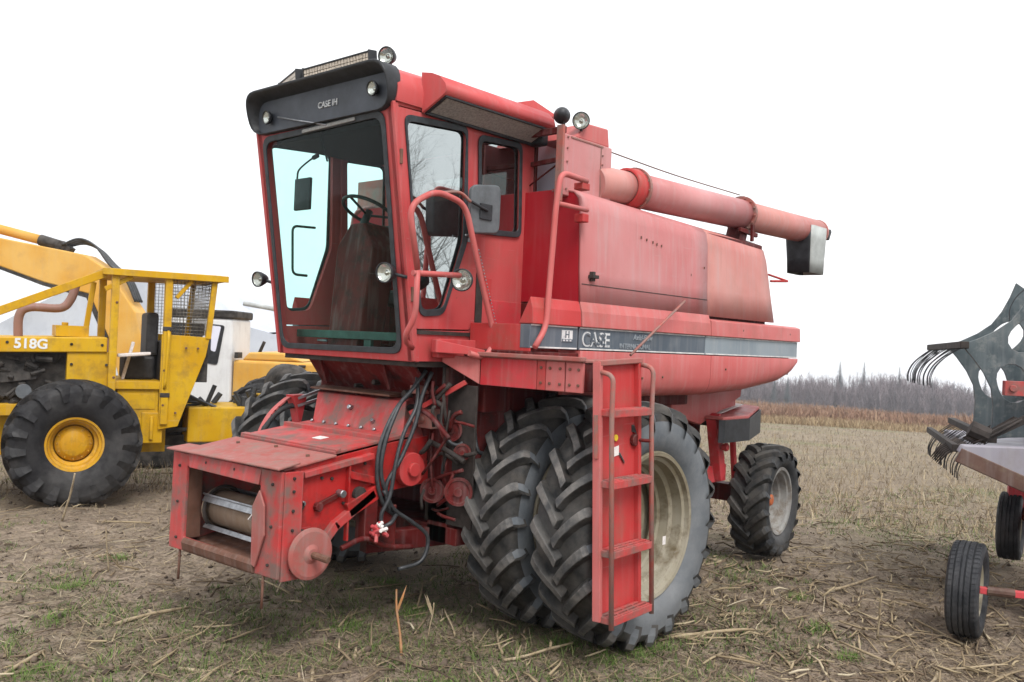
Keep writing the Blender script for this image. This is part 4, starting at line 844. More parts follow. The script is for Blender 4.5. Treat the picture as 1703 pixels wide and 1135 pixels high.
# ---- rear: chute, spreader with rubber skirt
b = MB(); b.prism([(-2.0, .82, 1.50), (-2.25, .82, 1.40), (-2.55, .82, 1.34), (-3.35, .82, 1.60), (-3.40, .82, 1.85), (-2.0, .82, 1.85)], (0, .08, 0)); b.prism([(-2.0, -.9, 1.50), (-2.55, -.9, 1.34), (-3.35, -.9, 1.60), (-3.4, -.9, 1.85), (-2.0, -.9, 1.85)], (0, .08, 0)); b.box(-3.4, -2.2, -.82, .82, 1.42, 1.84); P('rear_hood', b, 'red_orange', CB, .01)
b = MB(); b.prism([(-2.62, 1.10, 1.395), (-3.15, 1.10, 1.395), (-3.62, .98, 1.47), (-3.66, .4, 1.50), (-3.60, -.9, 1.46), (-2.6, -.9, 1.395)], (0, 0, .03)); P('spreader_tray', b, 'red_orange', CB, .008)
b = MB(); b.prism([(-2.9, .9, 1.43), (-3.5, .86, 1.51), (-3.55, .2, 1.52), (-3.0, .2, 1.43)], (0, 0, .006)); P('tray_liner', b, 'paper', CB, 0)
b = MB(); sk = [(-2.58, 1.08), (-2.62, 1.125), (-3.13, 1.125), (-3.60, 1.01), (-3.68, .9), (-3.68, -.8)]; vs = []
for x, y_ in sk: vs += [(x, y_, 1.40+max(0, -3.13-x)*.14), (x, y_, 1.18+max(0, -3.13-x)*.10)]
b.add(vs, [(2*k, 2*k+1, 2*k+3, 2*k+2) for k in range(len(sk)-1)]); o = P('rubber_skirt', b, 'black', CB, 0); q = o.modifiers.new('t', 'SOLIDIFY'); q.thickness = .012
b = MB(); b.beam((-2.70, .95, 1.42), (-2.95, .90, .80), .10, .16); b.box(-3.1, -2.6, -.9, .9, .75, .92); b.beam((-3.15, .92, 1.30), (-3.25, .92, .75), .05, .05); P('rear_frame', b, 'red_bright', CB, .006)
b = MB(); b.box(-2.84, -2.80, 1.03, 1.05, 1.08, 1.16); b.cyl((-2.82, 1.0, 1.12), (-2.82, 1.06, 1.12), .035, 10); P('tail_reflector', b, 'red_bright', CB, 0)
b = MB(); b.box(-.35, -.31, YO+.14, YO+.142, .66, .72); P('rim_sticker', b, 'paper', CB, 0)
# ================================================================== log skidder
SKD = tag(empty('log_skidder', (.211, -6.88, -.15), math.atan2(-.317, .95)), 'yellow log skidder with open caged cab parked beside the combine', 'skidder')
def K(name, b, mat, parent=None, bevel=.006, **k): return b.build(name, mat, parent or SKD, bevel, **k)
me_st = data(lug_tyre(.775, .54, .32, 17, .045, delta=.30, tw=.036, worn=1.5), 'tyre', ('tyre2', 'tyre2', 'tyre2'))
me_sr = data(rim_mesh(.315, .50, .26), 'rim', 'yellowrim')
b = MB(); b.lathe([(-.05, .21), (-.03, .215), (.02, .21), (.035, .165), (.05, .155), (.06, .14), (.06, 0)], n=32)
for k in range(12): a = k*math.pi/6; b.cyl((.186*math.cos(a), .0, .186*math.sin(a)), (.186*math.cos(a), .04, .186*math.sin(a)), .011, 6)
me_sh = data(b, 'hub', 'yellowrim')
for x in (0, -3.0):
    for s in (1, -1):
        w = wheel(SKD, 'wheel', (x, s*.985, .755), 0, [('tyre', me_st, 0)])
        for n, me in (('rim', me_sr), ('hub', me_sh)):
            c = bpy.data.objects.new(n, me); COL.objects.link(c); c.parent = w; c.rotation_euler.z = 0 if s > 0 else math.pi
            if n == 'hub': c.location.y = s*.05
b = MB(); b.box(-1.15, 1.9, -.42, .42, .55, 1.12); b.beam((0, -.9, .75), (0, .9, .75), .3, .3); b.box(-1.0, -.5, .42, .70, .72, 1.40); b.box(-.85, -.62, .70, .712, .80, 1.02); K('front_frame', b, 'yellow', bevel=.02)
b = MB(); b.box(-1.06, -.80, .60, .725, .70, 1.10); b.tube([(-.92, .74, .75), (-.92, .74, 1.05)], .025, 8); K('step_box', b, 'yellow', bevel=.015)
b = MB(); b.box(-1.05, -.40, -.74, .74, 1.40, 1.50); K('cab_floor', b, 'yellow')
b = MB(); b.prism([(-.36, -.70, 1.86), (1.75, -.70, 1.80), (1.75, -.70, 1.98), (-.36, -.70, 2.05)], (0, 1.41, 0)); K('hood', b, 'yellow', bevel=.015)
b = MB(); b.box(-.40, .09, -.66, .68, 1.14, 1.86); K('cowl_panel', b, 'yellow', bevel=.01)
b = MB(); b.box(-.16, .22, -.3, .5, 2.04, 2.18); b.cyl((.10, .2, 2.18), (.10, .2, 2.22), .04, 10); K('hood_box', b, 'yellow', bevel=.02)
b = MB(); b.box(.09, 1.7, -.5, .5, 1.1, 1.84)
for k in range(60):
    p = Vector((random.uniform(.15, 1.6), random.uniform(.48, .60), random.uniform(1.15, 1.8))); q = p+Vector((random.uniform(-.2, .2), 0.02, random.uniform(-.12, .12))); b.cyl(p, q, random.uniform(.015, .05), 8)
K('engine', b, 'engine', bevel=0)
b = MB(); b.box(.05, 1.75, .40, .68, 1.06, 1.20); K('lower_rail', b, 'yellow')
text_mesh('lettering', '518G', .165, 'white', SKD, (.68, .713, 1.885), (-1, 0, 0), (0, 0, 1), .002, bold=.035)
for y in (.74, -.74):
    b = MB(); b.beam((-.42, y, 1.05), (-.42, y, 2.86), .10, .09); K('cab_post', b, 'yellow')
    b = MB(); b.beam((-1.06, y, .95), (-1.06, y, 2.86), .11, .09); K('cab_post', b, 'yellow')
    b = MB(); b.beam((-1.64, y, 2.86), (-1.58, y, 2.08), .07, .07); K('cab_post', b, 'yellow')
    b = MB(); b.prism([(-1.0, y-.02, 2.12), (-1.60, y-.02, 2.10), (-1.56, y-.02, 1.85), (-1.24, y-.02, .92), (-1.0, y-.02, .88)], (0, .04, 0)); K('side_panel', b, 'yellow')
    b = MB(); b.beam((-.30, y, 2.86), (1.0, y, 2.25), .07, .10); b.beam((1.0, y, 2.25), (1.9, y*.8, 1.85), .07, .10); K('brace', b, 'yellow')
    # wire mesh over the rear side window, wires one mesh with its frame
    b = MB()
    for k in range(12): x = -1.12-.045*k; b.tube([(x, y, 2.12), (x, y, 2.84)], .0045, 4)
    for k in range(16): z = 2.14+.046*k; b.tube([(-1.09, y, z), (-1.62, y, z)], .0045, 4)
    tag(K('window_mesh', b, 'mesh', bevel=0), kind='stuff')
b = MB()
for k in range(24): yy = -.70+.06*k; b.tube([(-1.60, yy, 2.12), (-1.63, yy, 2.84)], .0045, 4)
for k in range(16): z = 2.14+.046*k; b.tube([(-1.61, -.72, z), (-1.61, .72, z)], .0045, 4)
tag(K('window_mesh', b, 'mesh', bevel=0), kind='stuff')
b = MB(); b.beam((-.30, -.74, 2.80), (-.22, -.74, 2.1), .07, .07); K('cab_post', b, 'yellow')
b = MB(); b.prism([(-.26, -.82, 2.84), (-1.80, -.82, 2.85), (-1.80, -.82, 2.90), (-1.7, -.82, 2.93), (-.26, -.82, 2.925)], (0, 1.64, 0)); K('roof', b, 'yellow', bevel=.012)
b = MB(); b.box(-1.6, -1.04, -.70, .70, 1.5, 2.02); K('rear_bulkhead', b, 'engine')
b = MB(); b.box(-1.0, -.62, -.28, .28, 1.5, 1.82); b.box(-1.03, -.88, -.28, .28, 1.82, 2.4); K('seat', b, 'seat', bevel=.04)
b = MB(); b.prism([(-.86, .30, 1.83), (-.52, .34, 1.80), (-.5, .60, 1.80), (-.9, .6, 1.84)], (0, 0, .04)); b.beam((-.6, .3, 1.5), (-.72, .28, 2.0), .04, .04); K('armrest', b, 'paper', bevel=.01)
b = MB(); b.tube(rpath([(-1.05, .80, 1.42), (-1.05, .85, 1.48), (-1.07, .85, 2.10), (-1.07, .80, 2.16)], .05), .018, 8); K('grab_handle', b, 'yellow', bevel=0)
b = MB(); b.tube(spline([(.62, .1, 1.95), (.62, .1, 2.28), (.50, .1, 2.39), (.16, .1, 2.40), (.04, .1, 2.52), (-.02, .1, 2.74)]), .055, 12); K('exhaust_pipe', b, 'exhaust', bevel=0)
b = MB(); b.box(-2.6, -1.42, -.48, .48, .67, 1.15); b.box(-3.6, -2.5, -.42, .42, .6, 1.3); b.beam((-3, -.9, .75), (-3, .9, .75), .28, .28); K('rear_frame', b, 'yellow', bevel=.02)
b = MB(); b.cyl((-1.30, 0, .6), (-1.30, 0, 1.2), .16, 16); b.box(-1.45, -1.1, -.25, .25, .62, .75); b.box(-1.45, -1.1, -.25, .25, 1.05, 1.15); b.tube([(-1.12, .38, .84), (-1.5, .40, .84)], .03, 8); K('pivot', b, 'engine', bevel=.004)
b = MB()
for k in range(7):
    y = random.uniform(.1, .45); b.tube(spline([(-1.1, y, random.uniform(1.0, 1.6)), (-1.35, y+.05, random.uniform(1.1, 1.35)), (-1.7, y, 1.18), (-2.0, y, random.uniform(1.0, 1.12))]), .016, 6)
for k in range(14):
    p = Vector((random.uniform(-2.6, -1.5), random.uniform(-.35, .4), 1.15)); b.cyl(p, p+Vector((random.uniform(-.1, .1), 0, random.uniform(.08, .28))), random.uniform(.02, .05), 7)
K('hydraulic_lines', b, 'hose', bevel=0)
b = MB(); b.lathe([(-.35, .0), (-.33, .22), (-.2, .30), (.2, .30), (.33, .22), (.35, 0)], (-2.9, 0, 1.45), (0, 1, 0), 20); K('winch', b, 'engine', bevel=0)

for x, z in ((-.30, 1.95), (.05, 1.95), (.75, 1.95), (1.2, 1.93), (-.36, 1.3), (-.36, 1.7), (.04, 1.3), (.04, 1.7)):
    b = MB(); b.cyl((x, .68 if z < 1.8 else .705, z), (x, .70 if z < 1.8 else .722, z), .018, 8); K('bolt', b, 'engine', bevel=0)
for x, z in ((-1.04, 1.2), (-1.04, 1.65), (-1.3, 1.95), (-1.45, 1.95), (-1.2, 1.1), (-.44, 1.55), (-.44, 2.5)):
    b = MB(); b.cyl((x, .78, z), (x, .80, z), .016, 8); K('bolt', b, 'rust', bevel=0)
b = MB(); b.box(-1.12, -1.0, .785, .80, 1.30, 1.36); b.box(-1.12, -1.0, .785, .80, 2.16, 2.22); K('door_hinge', b, 'engine')
b = MB(); b.box(-.96, -.56, .70, .708, 1.14, 1.34); K('hatch', b, 'yellow', bevel=.006)
b = MB(); b.box(-.78, -.56, .30, .715, .70, .98); K('step_recess', b, 'engine', bevel=.004)
b = MB(); b.beam((-.30, .74, 2.66), (-.62, .74, 2.84), .05, .06); K('corner_gusset', b, 'yellow')
b = MB(); b.beam((-1.16, .74, 2.60), (-1.35, .74, 2.84), .05, .05); K('corner_gusset', b, 'yellow')
b = MB(); b.box(-1.80, -.26, .815, .835, 2.84, 2.925); K('roof_rail', b, 'yellow')
b = MB(); b.tube(spline([(-1.30, .45, 1.1), (-1.18, .62, 1.35), (-1.28, .70, 1.62), (-1.2, .6, 1.75)]), .014, 6); K('cab_hose', b, 'hose', bevel=0)
b = MB(); b.tube(spline([(-1.34, .42, 1.1), (-1.26, .66, 1.42), (-1.36, .66, 1.60)]), .014, 6); K('cab_hose', b, 'hose', bevel=0)
b = MB(); b.prism([(.35, .52, 1.84), (.95, .52, 1.82), (.8, .56, 1.45), (.42, .56, 1.5)], (0, .02, 0)); K('engine_shroud', b, 'engine')
b = MB(); b.cyl((.55, .5, 1.35), (.55, .64, 1.35), .09, 16); b.cyl((.95, .5, 1.45), (.95, .62, 1.45), .07, 14); K('filter', b, 'mirrorback')
b = MB(); b.prism([(1.70, -.62, 1.06), (1.92, -.62, 1.06), (1.92, -.62, 1.90), (1.70, -.62, 1.99)], (0, 1.24, 0)); K('nose', b, 'yellow', bevel=.03)
for k in range(7): b = MB(); b.box(1.92, 1.935, -.5, .5, 1.15+.1*k, 1.20+.1*k); K('grille_slat', b, 'engine', bevel=.004)
b = MB(); b.prism([(2.55, -1.25, .12), (2.68, -1.25, .10), (2.60, -1.25, .5), (2.66, -1.25, .86), (2.56, -1.25, .86), (2.50, -1.25, .5)], (0, 2.5, 0)); K('dozer_blade', b, 'yellow', bevel=.02)
for y in (-.55, .55): b = MB(); b.beam((1.6, y, .75), (2.55, y, .45), .12, .16); K('blade_arm', b, 'yellow', bevel=.01)
# ================================================================== log loader behind
EXC = tag(empty('excavator', (-2.93, -8.785, -.36), math.atan2(-.7485, .663)), 'yellow excavator with white cab and raised boom behind the skidder', 'excavator')
def X(name, b, mat, parent=None, bevel=.01, **k): return b.build(name, mat, parent or EXC, bevel, **k)
b = MB(); b.prism([(-.35, -1.1, 1.15), (1.05, -1.1, 1.15), (1.12, -1.1, 1.7), (.85, -1.1, 2.62), (-.33, -1.1, 2.62)], (0, 1.1, 0)); X('cab', b, 'white', bevel=.05, seg=3)
b = MB(); b.box(-.36, .80, -1.12, .03, 2.62, 2.76); X('cab_roof', b, 'engine', bevel=.03)
b = MB(); b.prism([(x, .004, z) for x, z in rpoly([(-.20, 2.50), (.06, 2.52), (.20, 1.86), (-.10, 1.82)], .05)], (0, .012, 0)); X('door_window', b, 'black', bevel=0)
b = MB(); b.prism([(x, .017, z) for x, z in rpoly([(-.14, 2.48), (.02, 2.49), (.02, 2.06), (-.06, 2.04)], .03)], (0, .004, 0)); X('window_pane', b, 'palepanel', bevel=0)
b = MB(); b.prism([(x, .004, z) for x, z in rpoly([(.14, 2.52), (.80, 2.52), (.98, 1.75), (.26, 1.72)], .05)], (0, .012, 0)); X('front_window', b, 'black', bevel=0)
b = MB(); b.box(-2.9, -.37, -2.4, .02, 1.15, 1.92); X('engine_housing', b, 'yellow2', bevel=.05, seg=3)
b = MB(); b.prism([(-.50, -2.3, 1.92), (-.62, -2.3, 2.06), (-1.20, -2.3, 2.07), (-1.55, -2.3, 1.93)], (0, 2.25, 0)); X('engine_hood', b, 'yellow2', bevel=.03)
b = MB(); b.box(-1.62, -1.5, .02, .05, 1.84, 1.88); b.box(-.46, -.40, -.2, .06, 1.95, 2.05); b.tube([(-.7, -.4, 2.05), (-.78, -.4, 2.25)], .03, 8); X('hood_latch', b, 'engine', bevel=.004)
b = MB(); b.box(-2.6, 1.2, -2.4, .0, 1.0, 1.15); b.cyl((-.6, -1.2, .55), (-.6, -1.2, 1.0), .6, 24); X('turntable', b, 'engine')
for y in (-2.5, -.35):
    b = MB(); b.prism([(x, y-.3, z) for x, z in rpoly([(-2.5, 0.02), (1.6, .02), (1.9, .45), (1.6, .85), (-2.5, .85), (-2.8, .45)], .25)], (0, .6, 0)); X('track', b, 'engine', bevel=.03)
top = [(6.8, 4.15), (4.07, 3.89), (2.45, 3.64), (2.01, 3.39), (1.49, 2.66), (1.20, 1.50)]; bot = [(1.72, 1.45), (1.95, 2.21), (2.31, 2.95), (3.12, 3.12), (4.04, 3.41), (6.8, 3.78)]
b = MB(); b.prism([(x, -.85, z) for x, z in top+bot], (0, .5, 0)); X('boom', b, 'yellow2', bevel=.02)
b = MB(); b.prism([(x, -.855, z) for x, z in [(1.95, 2.21), (2.31, 2.95), (3.12, 3.12), (4.04, 3.41), (4.04, 3.36), (3.13, 3.06), (2.36, 2.88), (2.02, 2.18)]], (0, .52, 0)); X('boom_rib', b, 'engine', bevel=.005)
b = MB(); b.tube([(6.2, -.6, 4.50), (3.35, -.6, 3.885)], .085, 14); cy = X('arm_cylinder', b, 'yellow2', bevel=0)
b = MB(); b.tube([(3.35, -.6, 3.885), (2.95, -.6, 3.78)], .10, 14); b.beam((3.0, -.6, 3.6), (2.85, -.6, 3.82), .2, .25); X('cylinder_mount', b, 'engine', cy, bevel=.01)
b = MB(); b.prism([(x, -.80, z) for x, z in ((6.5, 4.45), (6.95, 4.35), (7.35, 1.6), (7.1, 1.55))], (0, .4, 0)); X('stick_arm', b, 'yellow2', bevel=.02)
b = MB(); b.prism([(x, -.95, z) for x, z in rpoly([(7.0, 1.7), (7.5, 1.65), (7.75, .9), (7.3, .35), (6.7, .5), (6.75, .62), (7.2, .75), (7.25, 1.2)], .12)], (0, .7, 0)); X('bucket', b, 'engine', bevel=.02)
b = MB(); b.tube([(2.35, -.45, 3.05), (2.0, -.42, 2.2), (1.9, -.42, 1.7)], .06, 10); X('boom_cylinder', b, 'exhaust', bevel=0)
for k in range(4):
    b = MB(); y = -.75+.09*k; b.tube(spline([(2.9, y, 3.8), (2.6, y, 3.86+.02*k), (2.3, y, 3.74+.02*k), (2.05, y, 3.50), (1.75, y, 3.25), (1.55, y, 2.85)]), .022, 6); X('boom_hose', b, 'hose', bevel=0)

# ================================================================== white tarped shed, raised pipe
BR = tag(empty('tarp_shed', (-9.03, -23.75, -1.15), math.atan2(.7485, -.663)), 'low white tarp covered shed behind the yellow machines', 'shed')
cs = [(-6.6, 0), (-6.3, 1.6), (-5.3, 2.7), (-4.0, 3.5), (-2.2, 4.42), (-.6, 4.9), (.6, 4.75), (1.8, 4.2), (2.9, 3.55), (4.4, 3.15), (5.3, 2.75), (5.8, 2.2), (6.3, 1.2), (6.5, 0)]
pr = [p for p in spline([(x, 0, z) for x, z in cs], 4)]
nl_ = 26; vs = []
for j in range(nl_):
    for i, p in enumerate(pr):
        w = float(vnoise(np.array(p.x*1.3+7), np.array(j*.35+3), 5))-.5; w2 = float(vnoise(np.array(i*.9), np.array(j*.9), 8))-.5
        vs.append((p.x+w*.3, j*.5, max(-.15, p.z+w*.35+w2*.16 if p.z > .1 else p.z)))
n = len(pr); b = MB(); b.add(vs, [(j*n+i, j*n+i+1, (j+1)*n+i+1, (j+1)*n+i) for j in range(nl_-1) for i in range(n-1)], True); b.build('tarp', M['tarp'], BR)
vs = []
for k in range(9):
    t = 1-k/8.
    for i, p in enumerate(pr): w = float(vnoise(np.array(p.x*1.1), np.array(k*.8), 21))-.5; vs.append((p.x*(.02+.98*t) if k else p.x, -.05-.18*w*t, p.z*(t*.98+.02)))
b = MB(); b.add(vs, [(j*n+i, j*n+i+1, (j+1)*n+i+1, (j+1)*n+i) for j in range(8) for i in range(n-1)], True); b.build('end_sheet', M['tarp'], BR)
PP = tag(empty('raised_pipe', (-4.6, -9.2, -.4), math.atan2(-.7485, .663)), 'pale grey pipe held up level with the white cab roof', 'pipe')
b = MB(); b.tube([(.75, 0, 2.98), (-3.4, 0, 2.42)], .045, 10); b.build('pipe_run', M['pipe'], PP)
for x in (-1.4, -3.0):
    b = MB(); b.tube([(x, 0, 2.5), (x-.3, .5, -.1)], .03, 6); b.tube([(x, 0, 2.5), (x-.3, -.5, -.1)], .03, 6); b.build('support_leg', M['pipe'], PP)

# ================================================================== grain header on its trailer
ha = math.atan2(-.39, -.92)
HD = tag(empty('grain_header', (-3.3, 3.70, 0), ha), 'grain header with blue grey hexagonal reel and curved tines at the field edge', 'header')
def H(name, b, mat, parent=None, bevel=.003, **k): return b.build(name, mat, parent or HD, bevel, **k)
RL = empty('reel', (0, -.14, 2.02)); RL.parent = HD
RA = .815
def hexpt(k, r): a = R_(13+60*k); return (r*math.cos(a), r*math.sin(a))
outer = []
for k in range(6):
    x0, z0_ = hexpt(k, RA); x1, z1 = hexpt(k+1, RA); outer.append((x0*1.02, z0_*1.02))
    for t in (.12, .3, .5, .7, .88): dip = 1-.16*math.sin(t*math.pi); outer.append(((x0*(1-t)+x1*t)*dip, (z0_*(1-t)+z1*t)*dip))
holes = []
for k in range(6):
    a = R_(43+60*k); c = (.42*math.cos(a), .42*math.sin(a)); pts = []
    for j in range(18):
        q = 2*math.pi*j/18; rr_ = .14*(1+.18*math.cos(2*q)); pts.append((c[0]+rr_*math.cos(q+a+math.pi/2), c[1]+rr_*math.sin(q+a+math.pi/2)))
    holes.append(pts[::-1])
for x in (0, .9):
    b = MB(); b.plate(outer, holes, lambda y, z, x=x: (x, y, z), (.035, 0, 0)); H('reel_spider', b, 'reel', RL, .008)
b = MB(); b.tube([(-.15, 0, 0), (2.2, 0, 0)], .07, 14); H('reel_shaft', b, 'reel', RL)
tb = MB(); tb.tube(spline([(0, 0, 0), (0, .09, -.07), (0, .18, -.16), (0, .225, -.26), (0, .225, -.35)], 4), .0042, 5); me_tine = data(tb, 'tine', 'black')
for k in range(6):
    y, z = hexpt(k, RA); b = MB(); b.box(-.10, 2.3 if k != 1 else .12, y-.035, y+.035, z-.03, z+.03); bat = H('reel_bat', b, 'dark', RL, .006)
    for j in range(22 if k != 1 else 1):
        t_ = bpy.data.objects.new('tine', me_tine); COL.objects.link(t_); t_.parent = bat; t_.location = (-.05+.105*j, y+.01, z-.02); t_.rotation_euler = (random.uniform(-.09, .09), random.uniform(-.06, .06), 0)
b = MB(); b.box(-.22, -.10, -.9, .50, -.22, -.10); b.cyl((-.24, .44, -.16), (-.09, .44, -.16), .03, 8)
H('reel_arm', b, 'red_feed', RL, .008)
b = MB(); b.prism([(-.62, .74, 1.345), (-.62, .71, 1.40), (-.62, -1.2, 1.47), (-.62, -1.2, .70), (-.62, .25, 1.10)], (.14, 0, 0)); dv = H('crop_divider', b, 'sheet', None, .01)
b = MB(); b.beam((-.60, .74, 1.325), (-.60, -.4, .86), .12, .05, up=(1, 0, 0)); H('divider_edge', b, 'rustdark', dv, .008)
b = MB(); b.box(-.5, 2.6, -.35, .45, 1.22, 1.30); b.box(-.5, 2.6, -.9, -.35, 1.1, 1.9); H('header_pan', b, 'sheet')
b = MB(); b.beam((-.45, .74, 1.36), (2.4, .62, 1.30), .05, .06); H('cutter_bar', b, 'dark')
for j in range(6):
    b = MB(); x = -.42+.10*j; b.tube([(x, .66, 1.40), (x, .80, 1.31), (x, .86, 1.22)], [.016, .011, .004], 6); H('knife_guard', b, 'dark', None, 0)
for j in range(6):
    b = MB(); x = -.35+.10*j; b.tube([(x, .25, 1.62), (x, .45, 1.48), (x, .60, 1.40)], .011, 5); H('lifter_finger', b, 'dark', None, 0)
b = MB(); b.beam((-.3, .52, 1.44), (-.3, .05, 1.72), .06, .06); b.cyl((-.3, .48, 1.46), (-.3, .62, 1.52), .07, 10); H('lift_cylinder', b, 'dark')
TR = tag(empty('header_trailer', (-3.3, 3.70, 0), ha), 'red header trailer with small black road tyres under the reel', 'trailer')
def road_tyre():
    b = MB(); R, hw, rr_ = .355, .108, .20
    b.lathe([(hw*.75, rr_), (hw*1.02, rr_+.06), (hw*1.06, rr_+.10), (hw*.98, R-.025), (hw*.86, R-.008), (hw*.60, R-.006), (hw*.59, R-.016), (hw*.50, R-.016), (hw*.49, R-.001), (hw*.20, R), (hw*.19, R-.012), (hw*.10, R-.012), (hw*.09, R), (-hw*.09, R), (-hw*.10, R-.012), (-hw*.19, R-.012), (-hw*.20, R), (-hw*.49, R-.001), (-hw*.50, R-.016), (-hw*.59, R-.016), (-hw*.60, R-.006), (-hw*.86, R-.008), (-hw*.98, R-.025), (-hw*1.06, rr_+.10), (-hw*1.02, rr_+.06), (-hw*.75, rr_)], n=72, smooth=False)
    for s in (1, -1):
        for k in range(54):
            a = 2*math.pi*k/54; t = .60*2*math.pi/54/2; vs = []
            for y, r in ((hw*.60, R), (hw*.84, R-.002), (hw*.95, R-.014), (hw*1.0, R-.035)):
                for e in (-1, 1): vs.append((r*math.cos(a+e*t+y*.6*s), s*y, r*math.sin(a+e*t+y*.6*s)))
            b.add(vs, [(0, 1, 3, 2), (2, 3, 5, 4), (4, 5, 7, 6)])
        for k in range(60):
            a = 2*math.pi*k/60; t = .66*2*math.pi/60/2; vs = []
            for y, r in ((hw*.21, R+.003), (hw*.48, R+.002)):
                for e in (-1, 1): vs.append((r*math.cos(a+e*t+y*1.2), s*y, r*math.sin(a+e*t+y*1.2)))
            b.add(vs, [(0, 1, 3, 2)])
    return b
me_rt2 = data(road_tyre(), 'tyre', 'tyre3')
b = MB(); b.lathe([(.085, .205), (.088, .19), (.06, .17), (.03, .16), (.02, .10), (.05, .06), (.05, 0)], n=32); b.lathe([(-.085, .205), (-.088, .19), (-.06, .17), (-.03, .16), (.015, .10)], n=32); me_rw = data(b, 'rim', 'rim')
for x, y in ((-.91, .68), (.06, -.20), (-.91, -1.0), (2.3, -.20)):
    w = empty('trailer_wheel', (x, y, .345)); w.parent = TR
    w.rotation_euler = (0, random.uniform(0, 3), -.27)
    for n, me in (('tyre', me_rt2), ('rim', me_rw)):
        c = bpy.data.objects.new(n, me); COL.objects.link(c); c.parent = w
        if n == 'rim': c.rotation_euler.z = math.pi
b = MB(); b.beam((-.91, .60, .345), (-.91, -.95, .345), .05, .05); b.beam((-.91, .15, .37), (-.4, -.3, .44), .04, .05); TR_ax = b.build('axle', M['redtrailer'], TR, .006)
b = MB(); b.beam((.06, .1, .365), (.06, -.9, .365), .05, .05); b.build('axle', M['redtrailer'], TR, .006)
b = MB(); b.box(-.55, 3.0, -.52, -.32, .40, .56); b.build('frame_beam', M['redtrailer'], TR, .012)
b = MB(); b.cyl((-.91, .55, .345), (-.91, .36, .345), .035, 10); b.build('hub_joint', M['rustdark'], TR, .003)
b = MB(); b.box(.6, .7, -.3, -.15, .56, 1.25); b.box(2.2, 2.3, -.3, -.15, .56, 1.25); b.build('support_post', M['redtrailer'], TR, .006)
# ================================================================== vegetation
def stuff_mesh(name, V, F, mat, label, cat, tint=None, kind='stuff'):
    me = bpy.data.meshes.new(name); V = np.asarray(V, np.float32).reshape(-1, 3); F = np.asarray(F, np.int32); k = F.shape[1]
    me.vertices.add(len(V)); me.vertices.foreach_set('co', V.ravel()); me.loops.add(F.size); me.loops.foreach_set('vertex_index', F.ravel())
    me.polygons.add(len(F)); me.polygons.foreach_set('loop_start', np.arange(0, F.size, k, dtype=np.int32)); me.polygons.foreach_set('loop_total', np.full(len(F), k, np.int32))
    if tint is not None:
        at = me.attributes.new('tint', 'FLOAT', 'POINT'); at.data.foreach_set('value', np.asarray(tint, np.float32))
    me.update(); me.validate(); me.materials.append(mat); o = bpy.data.objects.new(name, me); COL.objects.link(o)
    return tag(o, label, cat, kind=kind)
def tint_mat(name, stops, rough=.9, trans=0.):
    mt, t, b = nt(name); a = t.nodes.new('ShaderNodeAttribute'); a.attribute_name = 'tint'
    r = t.nodes.new('ShaderNodeValToRGB'); e = r.color_ramp.elements
    while len(e) < len(stops): e.new(.5)
    for q, (p, c) in zip(e, stops): q.position = p; q.color = (*c, 1)
    t.links.new(a.outputs['Fac'], r.inputs[0]); t.links.new(r.outputs[0], b.inputs['Base Color']); b.inputs['Roughness'].default_value = rough; b.inputs['Specular IOR Level'].default_value = .2
    return mt
def ribbons(P0, D, L, Wd, bend, seg, taper=1.):
    """n curved ribbons: start P0, direction D (n,3), length L, width Wd, downward/side bend vector (n,3)"""
    n = len(P0); side = np.cross(D, np.array([0, 0, 1.])); ln = np.linalg.norm(side, axis=1, keepdims=True); side = np.where(ln > 1e-3, side/np.maximum(ln, 1e-6), [1, 0, 0])
    rows = []
    for k in range(seg+1):
        t = k/seg; c = P0+D*(L*t)[:, None]+bend*(t*t); w = (Wd*(1-(1-1/ max(taper, 1e-6) if taper < 1 else 0)*0)*(1-taper*t if k < seg else max(.02, 1-taper)))[:, None]*.5
        rows += [c-side*w, c+side*w]
    V = np.stack(rows, 1); m_ = 2*(seg+1); base = (np.arange(n)*m_)[:, None]
    F = np.concatenate([base+np.array([[2*k, 2*k+1, 2*k+3, 2*k+2]]) for k in range(seg)], 0)
    return V.reshape(-1, 3), F, m_
def sticks(P0, P1, P2, r):
    """bent three-sided stalks through three points"""
    n = len(P0); d = P2-P0; d /= np.linalg.norm(d, axis=1, keepdims=True); u = np.cross(d, [0.03, 0.01, 1.]); u /= np.maximum(np.linalg.norm(u, axis=1, keepdims=True), 1e-6); w = np.cross(d, u); rows = []
    for p, sc in ((P0, 1), (P1, .95), (P2, .8)):
        for k in range(4): a = k*math.pi/2+.4; rows.append(p+(u*math.cos(a)+w*math.sin(a))*(r*sc)[:, None])
    V = np.stack(rows, 1); base = (np.arange(n)*12)[:, None]; fs = []
    for i in (0, 4):
        for k in range(4): fs.append([i+k, i+(k+1) % 4, i+4+(k+1) % 4, i+4+k])
    fs += [[3, 2, 1, 0], [8, 9, 10, 11]]
    return V.reshape(-1, 3), np.concatenate([base+np.array([f]) for f in fs], 0), 12
fwd2 = np.array([FW.x, FW.y]); fwd2 /= np.linalg.norm(fwd2); rt2 = np.array([-fwd2[1]*-1, 0]); rt2 = np.array([fwd2[1], -fwd2[0]])
def wedge(n, r0, r1, power=1.0, half=40):
    """ground points in a fan in front of where the picture was taken, sparser with distance"""
    u = RNG.random(n); r = (r0**(1-power)+(r1**(1-power)-r0**(1-power))*u)**(1/(1-power)) if abs(power-1) > 1e-3 else r0*(r1/r0)**u
    a = R_(1)*(RNG.random(n)*2-1)*half; c0, s0 = np.cos(a), np.sin(a)
    d = fwd2[None]*c0[:, None]+np.array([fwd2[1], -fwd2[0]])[None]*-s0[:, None]
    return CAMP.x+d[:, 0]*r, CAMP.y+d[:, 1]*r, r
